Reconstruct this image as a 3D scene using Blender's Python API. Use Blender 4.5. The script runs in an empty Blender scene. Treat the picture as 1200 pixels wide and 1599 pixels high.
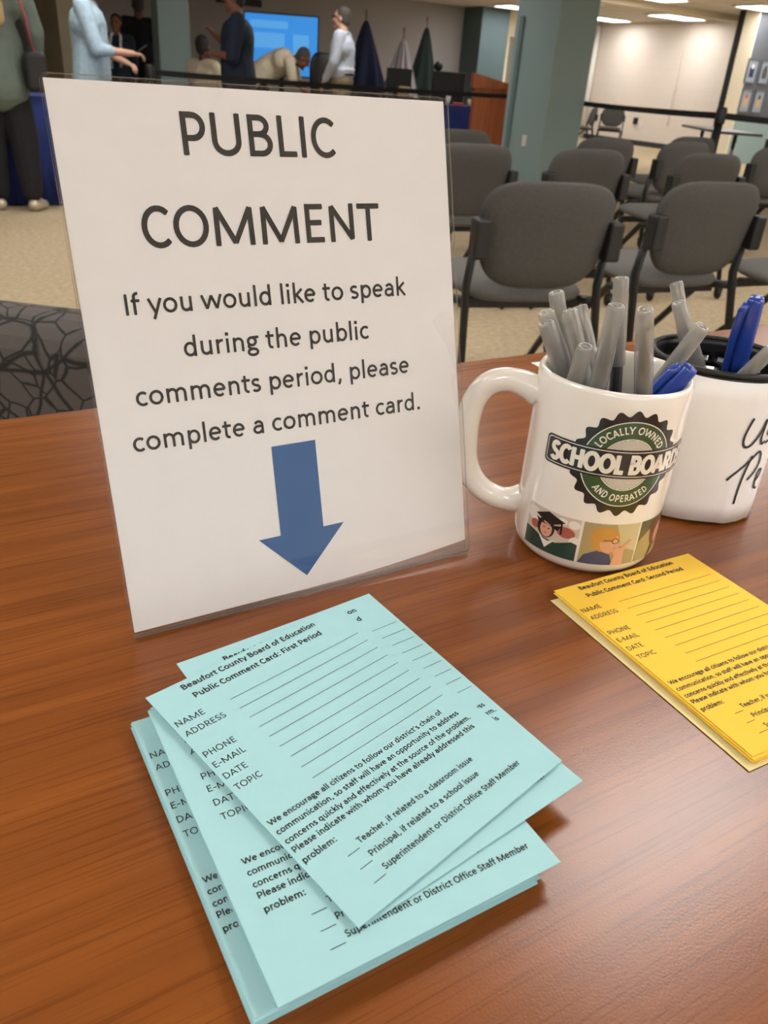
import bpy, bmesh, math, random
from mathutils import Vector, Matrix

PI = math.pi
SC = bpy.context.scene
COL = SC.collection
random.seed(7)

# ------------------------------------------------------------------ camera, world, exposure
YAW, PITCH, ROLL, CAM_Z = 0.5575, 0.4979, 0.0743, 1.0187
F_PX = 1244.79
hd = Vector((math.sin(YAW), math.cos(YAW), 0))
fw = math.cos(PITCH) * hd - Vector((0, 0, math.sin(PITCH)))
up0 = math.sin(PITCH) * hd + Vector((0, 0, math.cos(PITCH)))
r0 = Vector((math.cos(YAW), -math.sin(YAW), 0))
rgt = math.cos(ROLL) * r0 + math.sin(ROLL) * up0
upv = -math.sin(ROLL) * r0 + math.cos(ROLL) * up0
cam = bpy.data.cameras.new('camera')
cam.sensor_fit = 'VERTICAL'
cam.sensor_height = 36.0
cam.sensor_width = 27.0
cam.lens = F_PX / 1599.0 * 36.0
cam.clip_start = 0.02
cam.dof.use_dof = True
cam.dof.focus_distance = 0.43
cam.dof.aperture_fstop = 20.0
cam_o = bpy.data.objects.new('camera', cam)
COL.objects.link(cam_o)
m = Matrix.Identity(4)
for i in range(3):
    m[i][0], m[i][1], m[i][2] = rgt[i], upv[i], -fw[i]
m[2][3] = CAM_Z
cam_o.matrix_world = m
SC.camera = cam_o

W = bpy.data.worlds.new('world')
SC.world = W
W.use_nodes = True
W.node_tree.nodes['Background'].inputs[0].default_value = (0.9, 0.92, 1, 1)
W.node_tree.nodes['Background'].inputs[1].default_value = 0.05
SC.view_settings.view_transform = 'Standard'
SC.view_settings.look = 'None'
SC.view_settings.gamma = 1
SC.view_settings.use_curve_mapping = False
SC.view_settings.exposure = 0.76
SC.cycles.transparent_max_bounces = 16
LAMP_STRENGTH = 9.0          # ceiling troffer diffusers
CEIL = 2.5

# ------------------------------------------------------------------ materials
def srgb(r, g, b):
    def f(c):
        c /= 255.0
        return c / 12.92 if c <= 0.04045 else ((c + 0.055) / 1.055) ** 2.4
    return (f(r), f(g), f(b), 1)

def mat(name, col, rough=0.6, metal=0.0, var=0.0, scale=20.0, bump=0.0, bscale=200.0, emit=0.0, coat=0.0,
        sss=0.0, spec=0.5, trans=0.0, stretch=None, col2=None):
    M = bpy.data.materials.new(name)
    M.use_nodes = True
    nt = M.node_tree
    b = nt.nodes['Principled BSDF']
    b.inputs['Base Color'].default_value = col
    b.inputs['Roughness'].default_value = rough
    b.inputs['Metallic'].default_value = metal
    b.inputs['Specular IOR Level'].default_value = spec
    b.inputs['Coat Weight'].default_value = coat
    b.inputs['Coat Roughness'].default_value = 0.08
    b.inputs['Transmission Weight'].default_value = trans
    tc = nt.nodes.new('ShaderNodeTexCoord')
    src = tc.outputs['Object']
    if stretch:
        mp = nt.nodes.new('ShaderNodeMapping')
        mp.inputs['Scale'].default_value = stretch
        nt.links.new(src, mp.inputs[0])
        src = mp.outputs[0]
    if var > 0:
        n = nt.nodes.new('ShaderNodeTexNoise')
        n.inputs['Scale'].default_value = scale
        n.inputs['Detail'].default_value = 4
        nt.links.new(src, n.inputs['Vector'])
        rmp = nt.nodes.new('ShaderNodeValToRGB')
        c2 = col2 or tuple(min(1, c * (1 + var)) for c in col[:3]) + (1,)
        rmp.color_ramp.elements[0].position = 0.3
        rmp.color_ramp.elements[1].position = 0.7
        rmp.color_ramp.elements[0].color = tuple(c * (1 - var) for c in col[:3]) + (1,)
        rmp.color_ramp.elements[1].color = c2
        nt.links.new(n.outputs['Fac'], rmp.inputs[0])
        nt.links.new(rmp.outputs[0], b.inputs['Base Color'])
    if bump > 0:
        n2 = nt.nodes.new('ShaderNodeTexNoise')
        n2.inputs['Scale'].default_value = bscale
        n2.inputs['Detail'].default_value = 3
        nt.links.new(src, n2.inputs['Vector'])
        bp = nt.nodes.new('ShaderNodeBump')
        bp.inputs['Strength'].default_value = bump
        bp.inputs['Distance'].default_value = 0.01
        nt.links.new(n2.outputs['Fac'], bp.inputs['Height'])
        nt.links.new(bp.outputs[0], b.inputs['Normal'])
    if emit > 0:
        b.inputs['Emission Color'].default_value = col
        b.inputs['Emission Strength'].default_value = emit
    return M

def mat_wood(name, dark, light, rough, scale=(1.2, 26, 26), fine=(4, 260, 260)):
    M = bpy.data.materials.new(name)
    M.use_nodes = True
    nt = M.node_tree
    b = nt.nodes['Principled BSDF']
    tc = nt.nodes.new('ShaderNodeTexCoord')
    def noise(sc, s, det):
        mp = nt.nodes.new('ShaderNodeMapping')
        mp.inputs['Scale'].default_value = sc
        n = nt.nodes.new('ShaderNodeTexNoise')
        n.inputs['Scale'].default_value = s
        n.inputs['Detail'].default_value = det
        n.inputs['Distortion'].default_value = 0.6
        nt.links.new(tc.outputs['Object'], mp.inputs[0])
        nt.links.new(mp.outputs[0], n.inputs['Vector'])
        return n.outputs['Fac']
    r1 = nt.nodes.new('ShaderNodeValToRGB')
    r1.color_ramp.elements[0].position = 0.32
    r1.color_ramp.elements[1].position = 0.72
    r1.color_ramp.elements[0].color = dark
    r1.color_ramp.elements[1].color = light
    nt.links.new(noise(scale, 1.0, 3), r1.inputs[0])
    # thin darker pore lines
    r2 = nt.nodes.new('ShaderNodeValToRGB')
    r2.color_ramp.elements[0].position = 0.36
    r2.color_ramp.elements[1].position = 0.47
    r2.color_ramp.elements[0].color = (0.74, 0.70, 0.67, 1)
    r2.color_ramp.elements[1].color = (1, 1, 1, 1)
    nt.links.new(noise(fine, 1.0, 2), r2.inputs[0])
    mx = nt.nodes.new('ShaderNodeMixRGB')
    mx.blend_type = 'MULTIPLY'
    mx.inputs[0].default_value = 0.8
    nt.links.new(r1.outputs[0], mx.inputs[1])
    nt.links.new(r2.outputs[0], mx.inputs[2])
    nt.links.new(mx.outputs[0], b.inputs['Base Color'])
    b.inputs['Roughness'].default_value = rough
    b.inputs['Specular IOR Level'].default_value = 0.5
    n3 = nt.nodes.new('ShaderNodeTexNoise')
    n3.inputs['Scale'].default_value = 900
    nt.links.new(tc.outputs['Object'], n3.inputs['Vector'])
    bp = nt.nodes.new('ShaderNodeBump')
    bp.inputs['Strength'].default_value = 0.05
    bp.inputs['Distance'].default_value = 0.001
    nt.links.new(n3.outputs['Fac'], bp.inputs['Height'])
    nt.links.new(bp.outputs[0], b.inputs['Normal'])
    return M

def mat_clear(name, tint=(1, 1, 1, 1), rough=0.03, body=0.0, bodycol=(0.5, 0.5, 0.5, 1), ior=1.49):
    """thin clear or frosted plastic sheet: Fresnel gloss over transparency, with an optional milky body"""
    M = bpy.data.materials.new(name)
    M.use_nodes = True
    nt = M.node_tree
    nt.nodes.remove(nt.nodes['Principled BSDF'])
    out = nt.nodes['Material Output']
    tr = nt.nodes.new('ShaderNodeBsdfTransparent')
    tr.inputs[0].default_value = tint
    gl = nt.nodes.new('ShaderNodeBsdfGlossy')
    gl.inputs['Roughness'].default_value = rough
    gl.inputs[0].default_value = (1, 1, 1, 1)
    base = tr.outputs[0]
    if body > 0:
        df = nt.nodes.new('ShaderNodeBsdfDiffuse')
        df.inputs[0].default_value = bodycol
        tl = nt.nodes.new('ShaderNodeBsdfTranslucent')
        tl.inputs[0].default_value = bodycol
        m0 = nt.nodes.new('ShaderNodeMixShader')
        m0.inputs[0].default_value = 0.35
        nt.links.new(df.outputs[0], m0.inputs[1])
        nt.links.new(tl.outputs[0], m0.inputs[2])
        m1 = nt.nodes.new('ShaderNodeMixShader')
        m1.inputs[0].default_value = body
        nt.links.new(tr.outputs[0], m1.inputs[1])
        nt.links.new(m0.outputs[0], m1.inputs[2])
        base = m1.outputs[0]
    fr = nt.nodes.new('ShaderNodeFresnel')
    fr.inputs[0].default_value = ior
    mx = nt.nodes.new('ShaderNodeMixShader')
    geo = nt.nodes.new('ShaderNodeNewGeometry')      # gloss only on the outer faces of the thin sheet
    inv = nt.nodes.new('ShaderNodeMath')
    inv.operation = 'SUBTRACT'
    inv.inputs[0].default_value = 1.0
    nt.links.new(geo.outputs['Backfacing'], inv.inputs[1])
    mul = nt.nodes.new('ShaderNodeMath')
    mul.operation = 'MULTIPLY'
    nt.links.new(fr.outputs[0], mul.inputs[0])
    nt.links.new(inv.outputs[0], mul.inputs[1])
    nt.links.new(mul.outputs[0], mx.inputs[0])
    nt.links.new(base, mx.inputs[1])
    nt.links.new(gl.outputs[0], mx.inputs[2])
    nt.links.new(mx.outputs[0], out.inputs[0])
    return M

def mat_cracked(name, base, line, scale):
    """upholstery woven with an irregular web of dark lines"""
    M = mat(name, base, 0.85, bump=0.25, bscale=700)
    nt = M.node_tree
    b = nt.nodes['Principled BSDF']
    tc = nt.nodes.new('ShaderNodeTexCoord')
    ns = nt.nodes.new('ShaderNodeTexNoise')
    ns.inputs['Scale'].default_value = 9
    add = nt.nodes.new('ShaderNodeMixRGB')
    add.inputs[0].default_value = 0.05
    nt.links.new(tc.outputs['Object'], ns.inputs['Vector'])
    nt.links.new(tc.outputs['Object'], add.inputs[1])
    nt.links.new(ns.outputs['Color'], add.inputs[2])
    facs = []
    for s in (scale, scale * 0.62):
        v = nt.nodes.new('ShaderNodeTexVoronoi')
        v.feature = 'DISTANCE_TO_EDGE'
        v.inputs['Scale'].default_value = s
        nt.links.new(add.outputs[0], v.inputs['Vector'])
        r = nt.nodes.new('ShaderNodeValToRGB')
        r.color_ramp.elements[0].position = 0.015
        r.color_ramp.elements[1].position = 0.06
        nt.links.new(v.outputs['Distance'], r.inputs[0])
        facs.append(r.outputs[0])
    mul = nt.nodes.new('ShaderNodeMixRGB')
    mul.blend_type = 'MULTIPLY'
    mul.inputs[0].default_value = 1
    nt.links.new(facs[0], mul.inputs[1])
    nt.links.new(facs[1], mul.inputs[2])
    mx = nt.nodes.new('ShaderNodeMixRGB')
    mx.inputs[1].default_value = line
    mx.inputs[2].default_value = base
    nt.links.new(mul.outputs[0], mx.inputs[0])
    nt.links.new(mx.outputs[0], b.inputs['Base Color'])
    return M

def mat_block(name, base, mortar, rough=0.6):
    """painted concrete block: faint joints"""
    M = mat(name, base, rough, bump=0.1, bscale=90)
    nt = M.node_tree
    b = nt.nodes['Principled BSDF']
    tc = nt.nodes.new('ShaderNodeTexCoord')
    mp = nt.nodes.new('ShaderNodeMapping')
    mp.inputs['Rotation'].default_value = (PI / 2, 0, 0)
    sx = nt.nodes.new('ShaderNodeSeparateXYZ')
    cx = nt.nodes.new('ShaderNodeCombineXYZ')
    ad = nt.nodes.new('ShaderNodeMath')
    nt.links.new(tc.outputs['Object'], sx.inputs[0])
    nt.links.new(sx.outputs[0], ad.inputs[0])
    nt.links.new(sx.outputs[1], ad.inputs[1])
    nt.links.new(ad.outputs[0], cx.inputs[0])
    nt.links.new(sx.outputs[2], cx.inputs[1])
    br = nt.nodes.new('ShaderNodeTexBrick')
    br.inputs['Color1'].default_value = base
    br.inputs['Color2'].default_value = base
    br.inputs['Mortar'].default_value = mortar
    br.inputs['Scale'].default_value = 1
    br.inputs['Mortar Size'].default_value = 0.006
    br.inputs['Brick Width'].default_value = 0.4
    br.inputs['Row Height'].default_value = 0.2
    nt.links.new(cx.outputs[0], br.inputs['Vector'])
    nt.links.new(br.outputs['Color'], b.inputs['Base Color'])
    return M

def mat_tiles(name, base, line, size):
    M = mat(name, base, 0.9, bump=0.15, bscale=150)
    nt = M.node_tree
    b = nt.nodes['Principled BSDF']
    tc = nt.nodes.new('ShaderNodeTexCoord')
    br = nt.nodes.new('ShaderNodeTexBrick')
    br.offset = 0
    br.inputs['Color1'].default_value = base
    br.inputs['Color2'].default_value = base
    br.inputs['Mortar'].default_value = line
    br.inputs['Scale'].default_value = 1
    br.inputs['Mortar Size'].default_value = 0.012
    br.inputs['Brick Width'].default_value = size
    br.inputs['Row Height'].default_value = size
    nt.links.new(tc.outputs['Object'], br.inputs['Vector'])
    nt.links.new(br.outputs['Color'], b.inputs['Base Color'])
    return M

MT = {}
MT['carpet'] = mat('speckled carpet', srgb(172, 154, 124), 0.95, var=0.16, scale=34, bump=0.5, bscale=260)
MT['ceil'] = mat_tiles('ceiling tile', srgb(214, 206, 192), srgb(170, 162, 150), 0.61)
MT['greywall'] = mat('grey painted wall', srgb(166, 162, 162), 0.8, bump=0.08, bscale=60)
MT['creamwall'] = mat_block('cream painted block wall', srgb(226, 214, 202), srgb(221, 209, 197))
MT['palewall'] = mat('pale painted wall', srgb(228, 226, 224), 0.7, bump=0.08, bscale=60)
MT['darkwall'] = mat('dark grey painted wall', srgb(92, 95, 101), 0.8, bump=0.08, bscale=60)
MT['tealpaint'] = mat('teal grey paint', srgb(142, 164, 164), 0.62, bump=0.05, bscale=120)
MT['tealtrim'] = mat('darker teal paint', srgb(104, 128, 130), 0.6)
MT['tealshaded'] = mat('shaded teal paint', srgb(84, 104, 108), 0.6)  # column teal darkened: the far column's shade is put into its colour
MT['cream'] = mat('cream paint', srgb(228, 216, 190), 0.7)
MT['black'] = mat('black plastic', srgb(17, 17, 18), 0.5)
MT['blackmetal'] = mat('black steel', srgb(15, 16, 18), 0.42)
MT['belt'] = mat('black webbing', srgb(15, 16, 17), 0.85, bump=0.2, bscale=900)
MT['baseb'] = mat('dark vinyl base', srgb(52, 50, 50), 0.6)
MT['lampglow'] = mat('lit diffuser', (1.0, 0.985, 0.965, 1), 0.5, emit=LAMP_STRENGTH)
MT['whitemetal'] = mat('white enamel', srgb(225, 222, 215), 0.45)
MT['table'] = mat_wood('cherry laminate', srgb(114, 60, 21), srgb(138, 77, 29), 0.26, (2.6, 46, 46), (12, 620, 620))
MT['tableedge'] = mat('dark edge band', srgb(70, 36, 20), 0.5)
MT['podium'] = mat_wood('orange cherry veneer', srgb(150, 76, 34), srgb(186, 104, 56), 0.4, (20, 20, 1.2), (200, 200, 4))
MT['chairfab'] = mat('grey upholstery', srgb(74, 72, 68), 0.92, var=0.12, scale=120, bump=0.5, bscale=900)
MT['chairseat'] = mat('grey seat upholstery', srgb(98, 96, 92), 0.92, var=0.12, scale=120, bump=0.5, bscale=900)
MT['crackfab'] = mat_cracked('web patterned upholstery', srgb(84, 79, 76), srgb(30, 28, 28), 34)
MT['screen'] = mat('lit blue screen', srgb(60, 150, 236), 0.4, emit=0.42)
MT['screenpale'] = mat('lit paler blue screen', srgb(92, 172, 242), 0.4, emit=0.42)
MT['bluecloth'] = mat('royal blue cloth', srgb(24, 42, 104), 0.85, var=0.2, scale=8)
MT['navycloth'] = mat('navy cloth', srgb(34, 42, 74), 0.85)
MT['greencloth'] = mat('dark green cloth', srgb(40, 54, 52), 0.85)
MT['acrylic'] = mat_clear('clear acrylic', (0.962, 0.962, 0.964, 1), 0.02)
MT['acrylicedge'] = mat_clear('polished acrylic edge', (0.72, 0.71, 0.69, 1), 0.08, body=0.22, bodycol=srgb(196, 190, 182))
MT['paperwhite'] = mat('white printer paper', srgb(237, 234, 232), 0.75, var=0.012, scale=60)
MT['ink'] = mat('black print', srgb(44, 42, 40), 0.7)
MT['arrowblue'] = mat('blue print', srgb(52, 98, 152), 0.65)
MT['aqua'] = mat('pale aqua paper', srgb(157, 202, 207), 0.8, var=0.015, scale=90)
MT['yellow'] = mat('yellow paper', srgb(240, 196, 62), 0.8, var=0.015, scale=90)
MT['buff'] = mat('pale buff paper', srgb(232, 218, 158), 0.8)
MT['cardink'] = mat('card print', srgb(34, 40, 42), 0.7)
MT['ceramic'] = mat('white glazed ceramic', srgb(238, 232, 222), 0.22, coat=0.7)
MT['badgedark'] = mat('dark badge print', srgb(36, 32, 28), 0.3, coat=0.5)
MT['badgegreen'] = mat('green badge print', srgb(58, 84, 52), 0.3, coat=0.5)
MT['badgewhite'] = mat('white badge print', srgb(234, 228, 214), 0.3, coat=0.5)
MT['penbarrel'] = mat_clear('smoky pen barrel', (0.55, 0.55, 0.54, 1), 0.25, body=0.5, bodycol=srgb(96, 96, 95))
MT['pencap'] = mat_clear('frosted grey pen cap', (0.85, 0.85, 0.84, 1), 0.27, body=0.44, bodycol=srgb(186, 184, 178))
MT['pencore'] = mat('dark ink tube', srgb(40, 40, 42), 0.5)
MT['brass'] = mat('brass tip', srgb(150, 128, 84), 0.4, metal=0.6)
MT['penblue'] = mat('blue pen plastic', srgb(36, 66, 156), 0.3, coat=0.3)
MT['penclear'] = mat_clear('clear pen barrel', (0.9, 0.9, 0.92, 1), 0.05, body=0.15, bodycol=srgb(200, 200, 205))
MT['skin_light'] = mat('light skin', srgb(205, 158, 134), 0.6, var=0.05, scale=30)
MT['skin_brown'] = mat('brown skin', srgb(124, 82, 62), 0.6, var=0.05, scale=30)
MT['skin_dark'] = mat('deep brown skin', srgb(88, 60, 48), 0.6, var=0.05, scale=30)
MT['hair_black'] = mat('black hair', srgb(30, 26, 25), 0.6, bump=0.5, bscale=250)
MT['hair_brown'] = mat('brown hair', srgb(84, 62, 48), 0.6, bump=0.5, bscale=250)
MT['hair_blond'] = mat('blond hair', srgb(186, 156, 112), 0.6, var=0.2, scale=60, bump=0.6, bscale=200, stretch=(3, 3, 0.4))
MT['hair_grey'] = mat('grey hair', srgb(72, 66, 63), 0.7, bump=0.5, bscale=250)
MT['eye'] = mat('dark eye', srgb(26, 20, 18), 0.3)
MT['lip'] = mat('lip', srgb(150, 84, 78), 0.5)
def cloth(name, c, var=0.08, scale=14):
    MT[name] = mat(name.replace('_', ' ') + ' cloth', c, 0.88, var=var, scale=scale, bump=0.25, bscale=25)
cloth('sweater_greygreen', srgb(96, 108, 100))
cloth('trousers_black', srgb(18, 18, 22))
cloth('shirt_lightblue', srgb(168, 192, 206), 0.12, 30)
cloth('suit_black', srgb(22, 23, 27))
cloth('top_navy', srgb(20, 32, 50))
cloth('top_cream', srgb(214, 202, 178))
cloth('shirt_white', srgb(184, 190, 204))
cloth('khaki', srgb(136, 120, 94))
cloth('scarf_pale', srgb(206, 206, 214), 0.15, 20)
cloth('pink', srgb(176, 62, 84))
MT['shoe_silver'] = mat('silver shoe', srgb(196, 184, 164), 0.35, metal=0.4)
MT['shoe_black'] = mat('black shoe', srgb(28, 26, 25), 0.4)
MT['chrome'] = mat('chrome', srgb(200, 200, 200), 0.15, metal=1.0)
MT['greytop'] = mat('grey laminate', srgb(74, 72, 70), 0.4)
MT['red'] = mat('red plastic', srgb(190, 60, 80), 0.5)
MT['tan'] = mat('tan paper', srgb(188, 160, 120), 0.8)
MT['frame'] = mat('grey picture frame', srgb(86, 90, 98), 0.4)
MT['mount'] = mat('picture mount', srgb(140, 150, 160), 0.6)
MT['hall'] = mat('hallway cream paint', srgb(238, 226, 196), 0.7)
MT['doorgrey'] = mat('grey door paint', srgb(132, 128, 116), 0.6)

# ------------------------------------------------------------------ object helpers
def link(o, parent=None):
    COL.objects.link(o)
    if parent is not None:
        o.parent = parent
    return o

def tag(o, label, cat, group=None, kind=None):
    if label: o['label'] = label
    if cat: o['category'] = cat
    if group: o['group'] = group
    if kind: o['kind'] = kind
    return o

def thing(name, label, cat, loc=(0, 0, 0), rz=0.0, group=None):
    o = bpy.data.objects.new(name, None)
    o.empty_display_size = 0.05
    link(o)
    o.location = loc
    o.rotation_euler = (0, 0, rz)
    return tag(o, label, cat, group)

def obj(name, bm, mats, parent=None, smooth=False, loc=None, rot=None, bevel=0.0, seg=2):
    me = bpy.data.meshes.new(name)
    bmesh.ops.recalc_face_normals(bm, faces=bm.faces[:])
    bm.to_mesh(me)
    bm.free()
    if not isinstance(mats, (list, tuple)):
        mats = [mats]
    for x in mats:
        me.materials.append(MT[x] if isinstance(x, str) else x)
    if smooth:
        for p in me.polygons:
            p.use_smooth = True
    o = bpy.data.objects.new(name, me)
    link(o, parent)
    if loc is not None: o.location = loc
    if rot is not None: o.rotation_euler = rot
    if bevel > 0:
        md = o.modifiers.new('bevel', 'BEVEL')
        md.width = bevel
        md.segments = seg
        md.limit_method = 'ANGLE'
    return o

def struct(name, bm, mats, parent=None, **k):
    o = obj(name, bm, mats, parent, **k)
    if parent is None:
        o['kind'] = 'structure'
    return o

def copy_tree(o, parent=None):
    c = o.copy()
    COL.objects.link(c)
    if parent is not None:
        c.parent = parent
        c.matrix_parent_inverse = o.matrix_parent_inverse.copy()
    for ch in list(o.children):
        copy_tree(ch, c)
    return c

def box(bm, x0, x1, y0, y1, z0, z1, M=None, mi=0):
    vs = []
    for x in (x0, x1):
        for y in (y0, y1):
            for z in (z0, z1):
                p = Vector((x, y, z))
                vs.append(bm.verts.new(M @ p if M else p))
    for q in ((0, 1, 3, 2), (4, 6, 7, 5), (0, 4, 5, 1), (2, 3, 7, 6), (0, 2, 6, 4), (1, 5, 7, 3)):
        bm.faces.new([vs[i] for i in q]).material_index = mi
    return bm

def bx(*a, **k):
    return box(bmesh.new(), *a, **k)

def frame_of(d):
    d = d.normalized()
    a = Vector((0, 0, 1)) if abs(d.z) < 0.9 else Vector((1, 0, 0))
    u = d.cross(a).normalized()
    return u, d.cross(u).normalized()

def tube(bm, pts, rad, n=12, cap=True, flat=1.0, mi=0):
    """swept round tube through pts; rad may be a list"""
    pts = [Vector(p) for p in pts]
    rads = rad if isinstance(rad, (list, tuple)) else [rad] * len(pts)
    rings = []
    u = v = None
    for i, p in enumerate(pts):
        d = (pts[min(i + 1, len(pts) - 1)] - pts[max(i - 1, 0)])
        d.normalize()
        if u is None:
            u, v = frame_of(d)
        else:
            u = (u - d * u.dot(d)).normalized()
            v = d.cross(u)
        rings.append([bm.verts.new(p + (u * math.cos(2 * PI * k / n) + v * flat * math.sin(2 * PI * k / n)) * rads[i]) for k in range(n)])
    for a, b in zip(rings, rings[1:]):
        for k in range(n):
            bm.faces.new((a[k], a[(k + 1) % n], b[(k + 1) % n], b[k])).material_index = mi
    if cap:
        bm.faces.new(rings[0][::-1]).material_index = mi
        bm.faces.new(rings[-1]).material_index = mi
    return bm

def lathe(bm, prof, n=48, c=(0, 0, 0), mi=0, closed=False):
    """prof: list of (r, z); r=0 ends make poles"""
    rings = []
    for r, z in prof:
        if r < 1e-7:
            rings.append([bm.verts.new((c[0], c[1], c[2] + z))])
        else:
            rings.append([bm.verts.new((c[0] + r * math.cos(2 * PI * k / n), c[1] + r * math.sin(2 * PI * k / n), c[2] + z)) for k in range(n)])
    prs = list(zip(rings, rings[1:]))
    if closed:
        prs.append((rings[-1], rings[0]))
    for a, b in prs:
        for k in range(n):
            k2 = (k + 1) % n
            if len(a) == 1 and len(b) == 1: continue
            if len(a) == 1: f = (a[0], b[k], b[k2])
            elif len(b) == 1: f = (a[k], b[0], a[k2])
            else: f = (a[k], b[k], b[k2], a[k2])
            bm.faces.new(f).material_index = mi
    return bm

def capsule(bm, p0, p1, r0_, r1_, n=12):
    p0, p1 = Vector(p0), Vector(p1)
    d = (p1 - p0)
    if d.length < 1e-6: d = Vector((0, 0, 1e-4))
    dn = d.normalized()
    u, v = frame_of(dn)
    rings = [[bm.verts.new(p0 - dn * r0_)]]
    for t in (-60, -30, 0):
        a = math.radians(t)
        rings.append([bm.verts.new(p0 + dn * r0_ * math.sin(a) + (u * math.cos(2 * PI * k / n) + v * math.sin(2 * PI * k / n)) * r0_ * math.cos(a)) for k in range(n)])
    for t in (0, 30, 60):
        a = math.radians(t)
        rings.append([bm.verts.new(p1 + dn * r1_ * math.sin(a) + (u * math.cos(2 * PI * k / n) + v * math.sin(2 * PI * k / n)) * r1_ * math.cos(a)) for k in range(n)])
    rings.append([bm.verts.new(p1 + dn * r1_)])
    for a, b in zip(rings, rings[1:]):
        for k in range(n):
            k2 = (k + 1) % n
            if len(a) == 1: bm.faces.new((a[0], b[k2], b[k]))
            elif len(b) == 1: bm.faces.new((a[k], a[k2], b[0]))
            else: bm.faces.new((a[k], a[k2], b[k2], b[k]))
    return bm

def ellip(bm, c, r, M=None, n=16):
    c = Vector(c)
    rings = []
    for i in range(n // 2 + 1):
        a = PI * i / (n // 2) - PI / 2
        if i in (0, n // 2):
            ps = [Vector((0, 0, math.copysign(r[2], a)))]
        else:
            ps = [Vector((r[0] * math.cos(a) * math.cos(2 * PI * k / n), r[1] * math.cos(a) * math.sin(2 * PI * k / n), r[2] * math.sin(a))) for k in range(n)]
        rings.append([bm.verts.new((M @ p if M else p) + c) for p in ps])
    for a, b in zip(rings, rings[1:]):
        for k in range(n):
            k2 = (k + 1) % n
            if len(a) == 1: bm.faces.new((a[0], b[k2], b[k]))
            elif len(b) == 1: bm.faces.new((a[k], a[k2], b[0]))
            else: bm.faces.new((a[k], a[k2], b[k2], b[k]))
    return bm

def melded(name, bm, mats, parent, voxel=0.01, smooth=3):
    """overlapping closed pieces fused into one continuous smooth surface"""
    o = obj(name, bm, mats)
    md = o.modifiers.new('r', 'REMESH')
    md.mode = 'VOXEL'
    md.voxel_size = voxel
    ms = o.modifiers.new('s', 'SMOOTH')
    ms.factor = 0.5
    ms.iterations = smooth
    dg = bpy.context.evaluated_depsgraph_get()
    me = bpy.data.meshes.new_from_object(o.evaluated_get(dg))
    old = o.data
    o.modifiers.clear()
    o.data = me
    bpy.data.meshes.remove(old)
    me.name = name
    for p in me.polygons: p.use_smooth = True
    if parent is not None: o.parent = parent
    return o

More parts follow.
